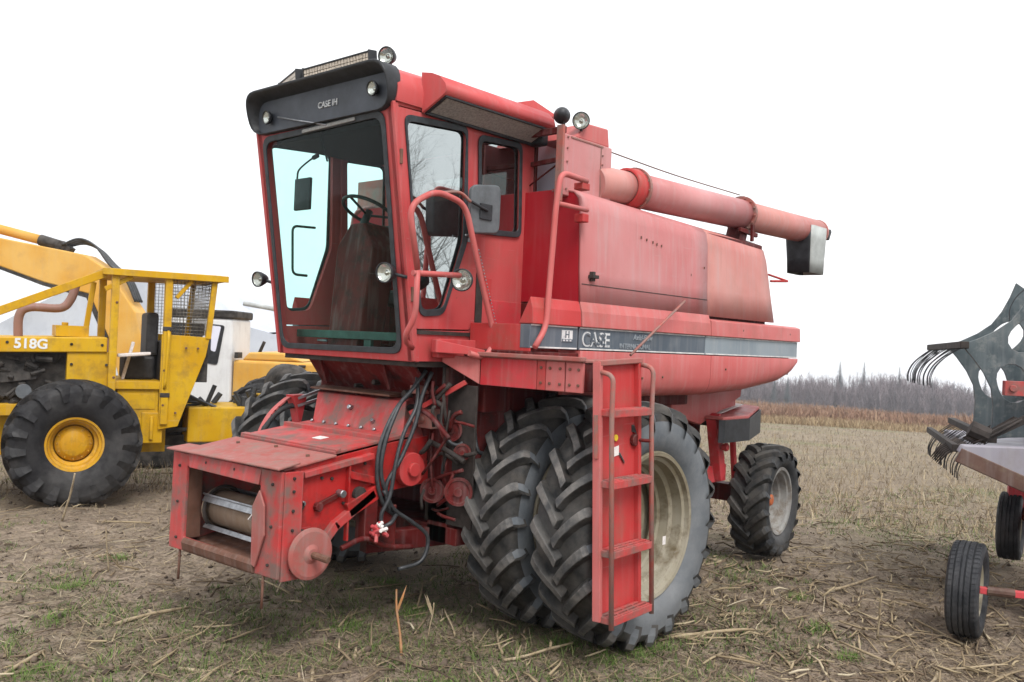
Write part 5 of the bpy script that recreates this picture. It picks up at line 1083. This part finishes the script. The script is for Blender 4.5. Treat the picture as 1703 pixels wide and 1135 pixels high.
def unit(n, tilt=.15):
    a = RNG.random(n)*2*np.pi; z = RNG.normal(0, tilt, n); v = np.stack([np.cos(a), np.sin(a), z], 1); return v/np.linalg.norm(v, axis=1, keepdims=True)
STRAW = [(0, (.055, .040, .030)), (.3, (.15, .11, .075)), (.6, (.27, .21, .13)), (.85, (.38, .31, .20)), (1, (.50, .44, .33))]
m_straw = tint_mat('corn_residue_straw', STRAW); m_grass = tint_mat('field_grass', [(0, (.05, .075, .022)), (.5, (.085, .13, .035)), (.8, (.13, .17, .055)), (1, (.24, .22, .10))])
# --- chopped stalk pieces lying about
n = 9000; x, y, r = wedge(n, 3.4, 26, 1.15); zone = .15+.8*((x < -.3) & (y > -.5))+.12*(fbm(x*.6, y*.6, 2, 13) > .52); kk = RNG.random(n) < zone; x, y, r = x[kk], y[kk], r[kk]; n = len(x); z = terr(x, y); L = RNG.gamma(3, .065, n).clip(.05, .75); D = unit(n, .10)
lane = np.array([-.96, -.28]); k = RNG.random(n) < .45; ang = np.arctan2(lane[1], lane[0])+RNG.normal(0, .35, n); D[k, 0] = np.cos(ang[k]); D[k, 1] = np.sin(ang[k])
P0 = np.stack([x, y, z+.012+RNG.random(n)*.02], 1); P2 = P0+D*L[:, None]; P2[:, 2] = terr(P2[:, 0], P2[:, 1])+.014+np.abs(RNG.normal(0, .025, n)); P1 = (P0+P2)/2+RNG.normal(0, .018, (n, 3))*np.minimum(1, L/.3)[:, None]; P1[:, 2] = np.maximum(P1[:, 2], terr(P1[:, 0], P1[:, 1])+.01)
V, F, q = sticks(P0, P1, P2, RNG.uniform(.003, .010, n)); stuff_mesh('stalk_litter', V, F, m_straw, 'broken corn stalk litter strewn over the mud', 'litter', np.repeat(RNG.beta(2.0, 2.0, n), q))
# --- clods
n = 9000; x, y, r = wedge(n, 3.4, 16, 1.3); z = terr(x, y); s_ = RNG.gamma(2, .007, n).clip(.004, .05)
oc = np.array([[1, 0, 0], [0, 1, 0], [-1, 0, 0], [0, -1, 0], [0, 0, .8], [0, 0, -.5], [.7, .7, .35], [-.7, -.7, .3]]); V = np.stack([x, y, z], 1)[:, None]+oc[None]*s_[:, None, None]*RNG.uniform(.6, 1.3, (n, 8, 1))
fc = np.array([[0, 6, 4], [6, 1, 4], [1, 2, 4], [2, 7, 4], [7, 3, 4], [3, 0, 4], [0, 5, 6], [6, 5, 1], [1, 5, 2], [2, 5, 7], [7, 5, 3], [3, 5, 0]]); F = ((np.arange(n)*8)[:, None, None]+fc[None]).reshape(-1, 3)
stuff_mesh('soil_clods', V.reshape(-1, 3), F, tint_mat('soil', [(0, (.06, .045, .035)), (1, (.17, .13, .10))]), 'small clods of brown soil between the straw', 'soil', np.repeat(RNG.random(n), 8))
# --- leaf ribbons and husks
n = 24000; x, y, r = wedge(n, 3.4, 24, 1.2); zone = .28+.65*((x < -.3) & (y > -.5))+.2*(fbm(x*.8, y*.8, 2, 17) > .52); kk = RNG.random(n) < zone; x, y, r = x[kk], y[kk], r[kk]; n = len(x); z = terr(x, y); D = unit(n, .16); P0 = np.stack([x, y, z+.006+RNG.random(n)*.02], 1); L = RNG.gamma(2.5, .05, n).clip(.04, .5)
B = np.stack([RNG.normal(0, .04, n), RNG.normal(0, .04, n), -np.abs(RNG.normal(0, .02, n))], 1); V, F, q = ribbons(P0, D, L, RNG.uniform(.004, .018, n), B, 3, .7)
stuff_mesh('leaf_litter', V, F, m_straw, 'dry corn leaf and husk litter on the ground', 'litter', np.repeat(RNG.beta(1.7, 2.4, n), q))
# --- fine straw
n = 150000; x, y, r = wedge(n, 3.4, 30, 1.25); kk = RNG.random(n) < .25+1.3*np.clip(fbm(x*1.7, y*1.7, 3, 91)-.36, 0, 1)*2; x, y, r = x[kk], y[kk], r[kk]; n = len(x); z = terr(x, y); D = unit(n, .12); P0 = np.stack([x, y, z+.003+RNG.random(n)*.014], 1); L = RNG.gamma(2.2, .045, n).clip(.02, .35)
V, F, q = ribbons(P0, D, L, RNG.uniform(.0014, .0042, n)*(1+r*.05), RNG.normal(0, .015, (n, 3)), 1, .3)
stuff_mesh('fine_straw', V, F, m_straw, 'fine loose straw matted over the ground', 'straw', np.repeat(RNG.beta(1.7, 2.1, n), q))
# --- grass: scattered tufts near, patches where noise is high
def grassy(x, y): return fbm(x*.45+3, y*.45+9, 3, 31)
n = 150000; x, y, r = wedge(n, 3.4, 26, 1.1); g = grassy(x, y)+(vnoise(x*3, y*3, 44)-.5)*.30; bias = .16*np.exp(-((x-.7)**2+(y-.1)**2)/2.2)+.17*np.exp(-((x+7.2)**2+(y-1.5)**2)/5)+np.where((x < -4) & (y > -1.5), .05, 0)
keep = (g+bias > .635); x, y, r = x[keep], y[keep], r[keep]; n = len(x); z = terr(x, y)
tuft = vnoise(x*9, y*9, 71); D = unit(n, .1); D[:, 2] = RNG.uniform(.5, 2.4, n); D /= np.linalg.norm(D, axis=1, keepdims=True)
L = RNG.uniform(.02, .08, n)*(1+.9*(tuft > .72)); V, F, q = ribbons(np.stack([x, y, z-.004], 1), D, L, RNG.uniform(.003, .008, n)*(1+r*.06), np.stack([D[:, 0]*.02, D[:, 1]*.02, -L*.25], 1), 2, .85)
stuff_mesh('grass', V, F, m_grass, 'short green grass growing in patches between the stalks', 'grass', np.repeat(RNG.beta(2, 2, n), q))
# taller tufts by the tyre and scattered
tc_ = [(.05, 1.98), (-.15, 2.0), (.35, 1.55), (.3, 1.9), (2.75, .55), (2.3, 1.05), (3.05, -.3), (1.5, 1.5), (-1.4, 2.6), (-1.0, 3.0), (.75, 2.3), (-2.2, 2.1), (2.2, -1.9), (1.5, -2.6), (2.6, -1.2), (.7, -1.4), (.2, -.4), (.6, .3), (1.2, .3)]
xs_, ys_ = [], []
for cx, cy in tc_: xs_.append(cx+RNG.normal(0, .07, 230)); ys_.append(cy+RNG.normal(0, .06, 230))
x = np.concatenate(xs_); y = np.concatenate(ys_); n = len(x); D = unit(n, .1); D[:, 2] = RNG.uniform(.8, 3, n); D /= np.linalg.norm(D, axis=1, keepdims=True); L = RNG.uniform(.03, .10, n)
V, F, q = ribbons(np.stack([x, y, terr(x, y)-.004], 1), D, L, RNG.uniform(.003, .006, n), np.stack([D[:, 0]*.03, D[:, 1]*.03, -L*.3], 1), 2, .85)
stuff_mesh('grass', V, F, tint_mat('bright_grass', [(0, (.06, .10, .02)), (.6, (.10, .19, .035)), (1, (.17, .25, .06))]), 'bright green grass tufts sprouting in the mud', 'grass', np.repeat(RNG.random(n), q))
# --- far stubble field: upright and leaning dry stems
n = 70000; x, y, r = wedge(n, 13, 78, 1.15, 44); z = terr(x, y); D = unit(n, .1); D[:, 2] = RNG.gamma(1.4, .8, n); D /= np.linalg.norm(D, axis=1, keepdims=True); L = RNG.uniform(.06, .26, n)
V, F, q = ribbons(np.stack([x, y, z-.01], 1), D, L, RNG.uniform(.004, .010, n)*(.6+r*.045), RNG.normal(0, .03, (n, 3)), 1, .5)
stuff_mesh('stubble', V, F, m_straw, 'pale dry stubble covering the open field', 'stubble', np.repeat(RNG.beta(2.5, 2.2, n), q))
# --- brush strip beyond the field
def far_pts(n, px0, px1, d0, d1):
    px = RNG.uniform(px0, px1, n); d = RNG.uniform(d0, d1, n); lat = (px-851)/1503*d
    return CAMP.x+fwd2[0]*d+(-fwd2[1]*-1)*0+RT.x/math.hypot(RT.x, RT.y)*lat, CAMP.y+fwd2[1]*d+RT.y/math.hypot(RT.x, RT.y)*lat, d
n = 40000; x, y, r = far_pts(n, 960, 2400, 66, 82); z = terr(x, y, False); D = unit(n, .1); D[:, 2] = RNG.uniform(1, 4, n); D /= np.linalg.norm(D, axis=1, keepdims=True)
L = RNG.uniform(.2, .7, n)*(.35+1.0*fbm(x*.22, y*.22, 3, 77)); V, F, q = ribbons(np.stack([x, y, z], 1), D, L, RNG.uniform(.03, .07, n), RNG.normal(0, .08, (n, 3)), 2, .7)
stuff_mesh('tall_grass', V, F, tint_mat('tan_grass', [(0, (.20, .13, .075)), (.6, (.30, .22, .13)), (1, (.40, .32, .20))]), 'tan dead grass along the edge of the field', 'grass', np.repeat(RNG.random(n), q))
n = 92000; x, y, r = far_pts(n, 960, 2400, 78, 150); cl = fbm(x*.09, y*.09, 3, 55); z = terr(x, y, False); D = unit(n, .15); D[:, 2] = RNG.uniform(.8, 3, n); D /= np.linalg.norm(D, axis=1, keepdims=True)
L = RNG.uniform(.4, 1.3, n)*(.4+1.3*cl); V, F, q = ribbons(np.stack([x, y, z], 1), D, L, RNG.uniform(.05, .12, n), RNG.normal(0, .2, (n, 3)), 2, .6)
stuff_mesh('brush', V, F, tint_mat('russet_brush', [(0, (.15, .085, .06)), (.5, (.225, .13, .088)), (.8, (.28, .18, .12)), (1, (.33, .24, .16))]), 'russet brush growing in front of the bare woods', 'brush', np.repeat((RNG.random(n)*.6+cl*.6).clip(0, 1), q))
# --- bare trees
def bare_tree(h, seed, levels=4, thick=.02, nb=(5, 6)):
    rg = random.Random(seed); tr = MB(); cr_ = MB()
    def br(b, p, d, L, r, lev):
        pts = [p]; q = p; dd = d
        ns = 4 if lev < 2 else 3
        for k in range(ns):
            dd = (dd+Vector((rg.gauss(0, .13), rg.gauss(0, .13), rg.gauss(.05, .08)))).normalized(); q = q+dd*(L/ns); pts.append(q)
        b.tube(pts, [max(r*(1-.75*k/ns), r*.2) for k in range(ns+1)], 6 if lev == 0 else (4 if lev < 3 else 3), cap=False)
        if lev >= levels: return
        for k in range(rg.randint(*nb)+(4 if lev == 0 else 0)):
            t = rg.uniform(.3 if lev else .28, 1.0); i = min(int(t*ns), ns-1); o = pts[i].lerp(pts[i+1], t*ns-i)
            ax_ = dd.orthogonal(); ax_.rotate(Matrix.Rotation(rg.uniform(0, 6.28), 3, dd)); nd = (dd*rg.uniform(.55, 1.0)+ax_.normalized()*rg.uniform(.45, .85)+Vector((0, 0, .15))).normalized()
            br(cr_, o, nd, L*rg.uniform(.38, .6)*(1.15-.45*t), r*rg.uniform(.35, .5)*(1.2-.6*t), lev+1)
    br(tr, Vector((0, 0, -.1)), Vector((0, 0, 1)), h, h*thick, 0); return tr, cr_
def tree(name, trunk_me, crown_me, loc, sc, rz, label, group):
    o = tag(empty(name, loc, rz), label, 'tree', group); o.scale = (sc, sc, sc)
    for nme, me in (('trunk', trunk_me), ('crown', crown_me)):
        c = bpy.data.objects.new(nme, me); COL.objects.link(c); c.parent = o
    return o
tw = plain('grey_twigs', (.23, .19, .20), .9, 0, .3, .7, bump=0)
near = []
for sdd in (3, 8): t_, c_ = bare_tree(7.5, sdd, 4, .011, (5, 6)); near.append((data(t_, 'trunk', 'bark'), data(c_, 'crown', 'bark')))
for i, (x, y, s, rz) in enumerate(((-8.8, 12.8, .80, 0), (-10.4, 12.2, .66, 2), (-7.2, 13.8, .72, 4), (-9.8, 14.8, .9, 1), (-12, 13.2, .8, 3), (-6.6, 15.4, .8, 5), (-8.2, 16.5, .95, 2.5), (-11.4, 16.4, 1.0, 4.4), (-13.6, 15.2, .9, 5.5), (-5.4, 17.5, .9, 1.4))):
    tree('bare_tree', near[i % 2][0], near[i % 2][1], (x, y, tz(x, y)), s, rz, 'leafless tree standing off to the side of the combine', 'bare trees off to the side')
far_t = []
for sdd in (21, 22, 23): t_, c_ = bare_tree(10, sdd, 2, .011, (6, 8)); far_t.append((data(t_, 'trunk', tw), data(c_, 'crown', tw)))
for i in range(36):
    px = 1225+i*14+random.uniform(-5, 5); d = random.uniform(285, 325); x_, y_, _ = far_pts(1, px, px+.01, d, d+.01); j = random.choice(far_t)
    tree('bare_tree', j[0], j[1], (float(x_[0]), float(y_[0]), tz(x_[0], y_[0])), random.uniform(.75, 1.15), random.uniform(0, 6), 'thin leafless tree at the front of the far woods', 'bare trees along the far field')
def conifer(h, seed):
    rg = np.random.default_rng(seed); n = 900; t = rg.random(n)**.8; zz = h*(.12+.86*t); rad = h*.20*(1-t)**.8+.12; a = rg.random(n)*6.283
    P0 = np.stack([np.zeros(n), np.zeros(n), zz], 1); D = np.stack([np.cos(a), np.sin(a), rg.uniform(-.35, .12, n)], 1); V, F, q = ribbons(P0, D, rad*rg.uniform(.55, 1.15, n), rg.uniform(.22, .42, n)*(1.15-t), np.stack([0*a, 0*a, -rad*.18], 1), 2, .6)
    b = MB(); b.tube([(0, 0, -.3), (0, 0, h*.97)], [h*.016, h*.003], 6, cap=False)
    return data(b, 'trunk', 'bark'), (V, F)
cm = plain('far_needles', (.09, .10, .10), .9, 0, .3, .5, bump=0)
for i, (px, d, h, lb) in enumerate(((1398, 300, 15.0, 'tall dark spruce rising out of the bare woods'), (1438, 306, 15.5, 'pointed spruce, the slimmest one above the bare woods'), (1466, 312, 12.6, 'short spruce in the bare woods between taller ones'), (1497, 300, 14.5, 'broad spruce above the bare woods near the header reel'), (1552, 310, 12.0, 'low spruce behind the reel tines'), (1290, 280, 8.5, 'green spruce at the edge of the woods beside the combine'), (1312, 285, 9.0, 'bluish spruce next to the one beside the combine'), (1640, 300, 13.0, 'spruce in the woods seen through the reel'))):
    tm, (V, F) = conifer(h*1.12, 100+i); me = bpy.data.meshes.new('crown'); me.from_pydata(V.tolist(), [], F.tolist()); me.materials.append(cm); x_, y_, _ = far_pts(1, px, px+.01, d, d+.01)
    tree('spruce_tree', tm, me, (float(x_[0]), float(y_[0]), tz(x_[0], y_[0])), 1, 0, lb, 'spruces in the far woods')
n = 6600; x, y, r = far_pts(n, 960, 2450, 285, 350); z = terr(x, y, False); H_ = RNG.uniform(6.5, 11, n)*(.3+1.5*fbm(x*.05, y*.05, 3, 61)); idx = np.repeat(np.arange(n), 40); m2 = len(idx); t = RNG.random(m2)*.85
D = unit(m2, .1); D[:, 2] = RNG.uniform(.6, 2.5, m2); first = np.arange(m2) % 40 == 0; D[first] = [0, 0, 1]; t[first] = 0; D /= np.linalg.norm(D, axis=1, keepdims=True)
P0 = np.stack([x[idx], y[idx], z[idx]+H_[idx]*t], 1); L = np.where(first, H_[idx], H_[idx]*.30*(1-t)+.7); V, F, q = ribbons(P0, D, L, np.where(first, .20, RNG.uniform(.08, .17, m2)), RNG.normal(0, .25, (m2, 3)), 1, .6)
stuff_mesh('bare_woods', V, F, tint_mat('bare_twig_mass', [(0, (.11, .085, .09)), (.5, (.165, .13, .138)), (1, (.23, .19, .19))]), 'far off bare woods reading as one grey violet mass', 'woods', np.repeat(RNG.random(m2), q))
# ================================================================== single corn stalks one can pick out
def stalk_mesh(L, r, seed):
    rg = random.Random(seed); b = MB(); n = 7; pts = []; rs = []; p = Vector((0, 0, 0)); d = Vector((1, 0, 0))
    for k in range(n):
        pts.append(p.copy()); rs.append(r*(1.15 if k in (1, 4) else .92)*(1-.3*k/n)); d = (d+Vector((0, rg.gauss(0, .07), rg.gauss(0, .04)))).normalized(); p = p+d*L/(n-1)
    b.tube(pts, rs, 7)
    for k in range(rg.randint(0, 2)):
        o = pts[rg.randint(1, 4)]; l = rg.uniform(.08, .2); e = Vector((rg.uniform(.3, 1), rg.gauss(0, .8), rg.uniform(-.1, .3))).normalized(); s = e.cross(Vector((0, 0, 1)))*.009
        b.add([o-s, o+s, o+e*l*.5+s*.9+Vector((0, 0, .012)), o+e*l*.5-s*.9+Vector((0, 0, .012)), o+e*l], [(0, 1, 2, 3), (3, 2, 4)])
    return data(b, 'corn_stalk', 'stalk')
SM = [stalk_mesh(random.uniform(.2, .62), random.uniform(.008, .0145), k) for k in range(12)]
def place(me, x, y, rz, pitch=0., dz=.014, name='corn_stalk', label='dry broken corn stalk lying loose on the muddy ground', group='loose corn stalks on the ground', cat='corn stalk'):
    o = bpy.data.objects.new(name, me); COL.objects.link(o); o.location = (x, y, tz(x, y)+dz); o.rotation_euler = (random.uniform(0, 6), pitch, rz) if pitch == 0 else (0, pitch, rz); return tag(o, label, cat, group)
x, y, r = wedge(240, 3.6, 11, 1.3, 33)
for i in range(240):
    if not (x[i] < -.3 and y[i] > -.5) and random.random() < .72: continue
    if abs(y[i]) < 2.1 and abs(x[i]) < .6: continue
    rz = random.gauss(math.atan2(-.28, -.96), .6) if random.random() < .6 else random.uniform(0, 6.28)
    o = place(random.choice(SM), float(x[i]), float(y[i]), rz)
    o.rotation_euler = (0, random.uniform(-.05, .02), rz)
long_ = stalk_mesh(.75, .014, 77)
for x, y, rz in ((-.35, 1.98, 2.75), (-1.2, 1.9, 2.6), (-2.6, 2.2, 2.9), (2.45, .25, 2.2), (2.9, -.6, .6)): place(long_, x, y, rz)
def lone(me, x, y, rz, pitch, label, name='corn_stalk'): o = place(me, x, y, rz, pitch, -.02, name, label, None); return o
lone(stalk_mesh(.62, .013, 81), 1.13, -4.72, 2.2, -1.25, 'tall dry stalk leaning upright in front of the skidder tyre')
lone(stalk_mesh(.42, .007, 82), 1.75, -2.24, 1.0, -1.5, 'thin dark stalk sticking straight up out of the stubble')
lone(stalk_mesh(.30, .007, 83), 1.62, -2.2, .3, -.75, 'short forked stalk leaning beside the upright one')
ob = stalk_mesh(.46, .010, 84); ob.materials[0] = M['orangestick']; lone(ob, 1.30, .98, 4.2, -1.05, 'orange brown stalk poking up in front of the feeder house', 'corn_stalk')
lone(stalk_mesh(.26, .006, 85), .85, .75, 1.0, -1.45, 'small pale stalk standing behind the orange brown one')
lone(stalk_mesh(.40, .009, 86), -1.55, 3.0, .4, -1.35, 'pale stub of stalk standing near the trailer tyre')

# ------------------------------------------------------------------ pieces that were built together become parts of their own
def split(o):
    me = o.data; par = list(range(len(me.vertices)))
    def fd(i):
        while par[i] != i: par[i] = par[par[i]]; i = par[i]
        return i
    for e in me.edges:
        a, b_ = fd(e.vertices[0]), fd(e.vertices[1])
        if a != b_: par[a] = b_
    isl = {}
    for p in me.polygons: isl.setdefault(fd(p.vertices[0]), []).append(p)
    if len(isl) < 2: return
    for polys in isl.values():
        ids = sorted({v for p in polys for v in p.vertices}); mp = {v: i for i, v in enumerate(ids)}
        nm = bpy.data.meshes.new(o.name.split('.')[0]); nm.from_pydata([me.vertices[v].co for v in ids], [], [[mp[v] for v in p.vertices] for p in polys])
        for m_ in me.materials: nm.materials.append(m_)
        nm.polygons.foreach_set('use_smooth', [p.use_smooth for p in polys]); nm.polygons.foreach_set('material_index', [p.material_index for p in polys])
        c = bpy.data.objects.new(o.name.split('.')[0], nm); COL.objects.link(c); c.parent = o.parent
        for md in o.modifiers:
            q = c.modifiers.new(md.name, md.type)
            if md.type == 'BEVEL': q.width = md.width; q.segments = md.segments; q.limit_method = 'ANGLE'; q.angle_limit = md.angle_limit
    bpy.data.objects.remove(o)
for o in list(bpy.data.objects):
    if o.type == 'MESH' and o.name.split('.')[0] in ('jamb', 'support_post', 'housing_seam', 'fitting', 'rail_clamp', 'valve_block', 'bolt', 'stub_bolt', 'bearing', 'filter', 'door_hinge', 'hood_latch', 'rivet', 'hinge', 'corner_angle', 'floor_beam', 'pedals', 'lift_linkage'): split(o)
# ================================================================== damp autumn air
hb_ = MB(); hb_.box(-1000, 1000, -1000, 1000, -62, 8.8)
hm = bpy.data.materials.new('damp_air'); hm.use_nodes = True; ht = hm.node_tree; ht.nodes.clear()
ho = ht.nodes.new('ShaderNodeOutputMaterial'); hv = ht.nodes.new('ShaderNodeVolumePrincipled'); hv.inputs['Color'].default_value = (.90, .93, 1.0, 1); hv.inputs['Density'].default_value = .0006; hv.inputs['Anisotropy'].default_value = .2
ht.links.new(hv.outputs[0], ho.inputs['Volume'])
hz_ = hb_.build('haze', hm); tag(hz_, 'thin damp haze hanging over the whole field', 'haze', kind='stuff')
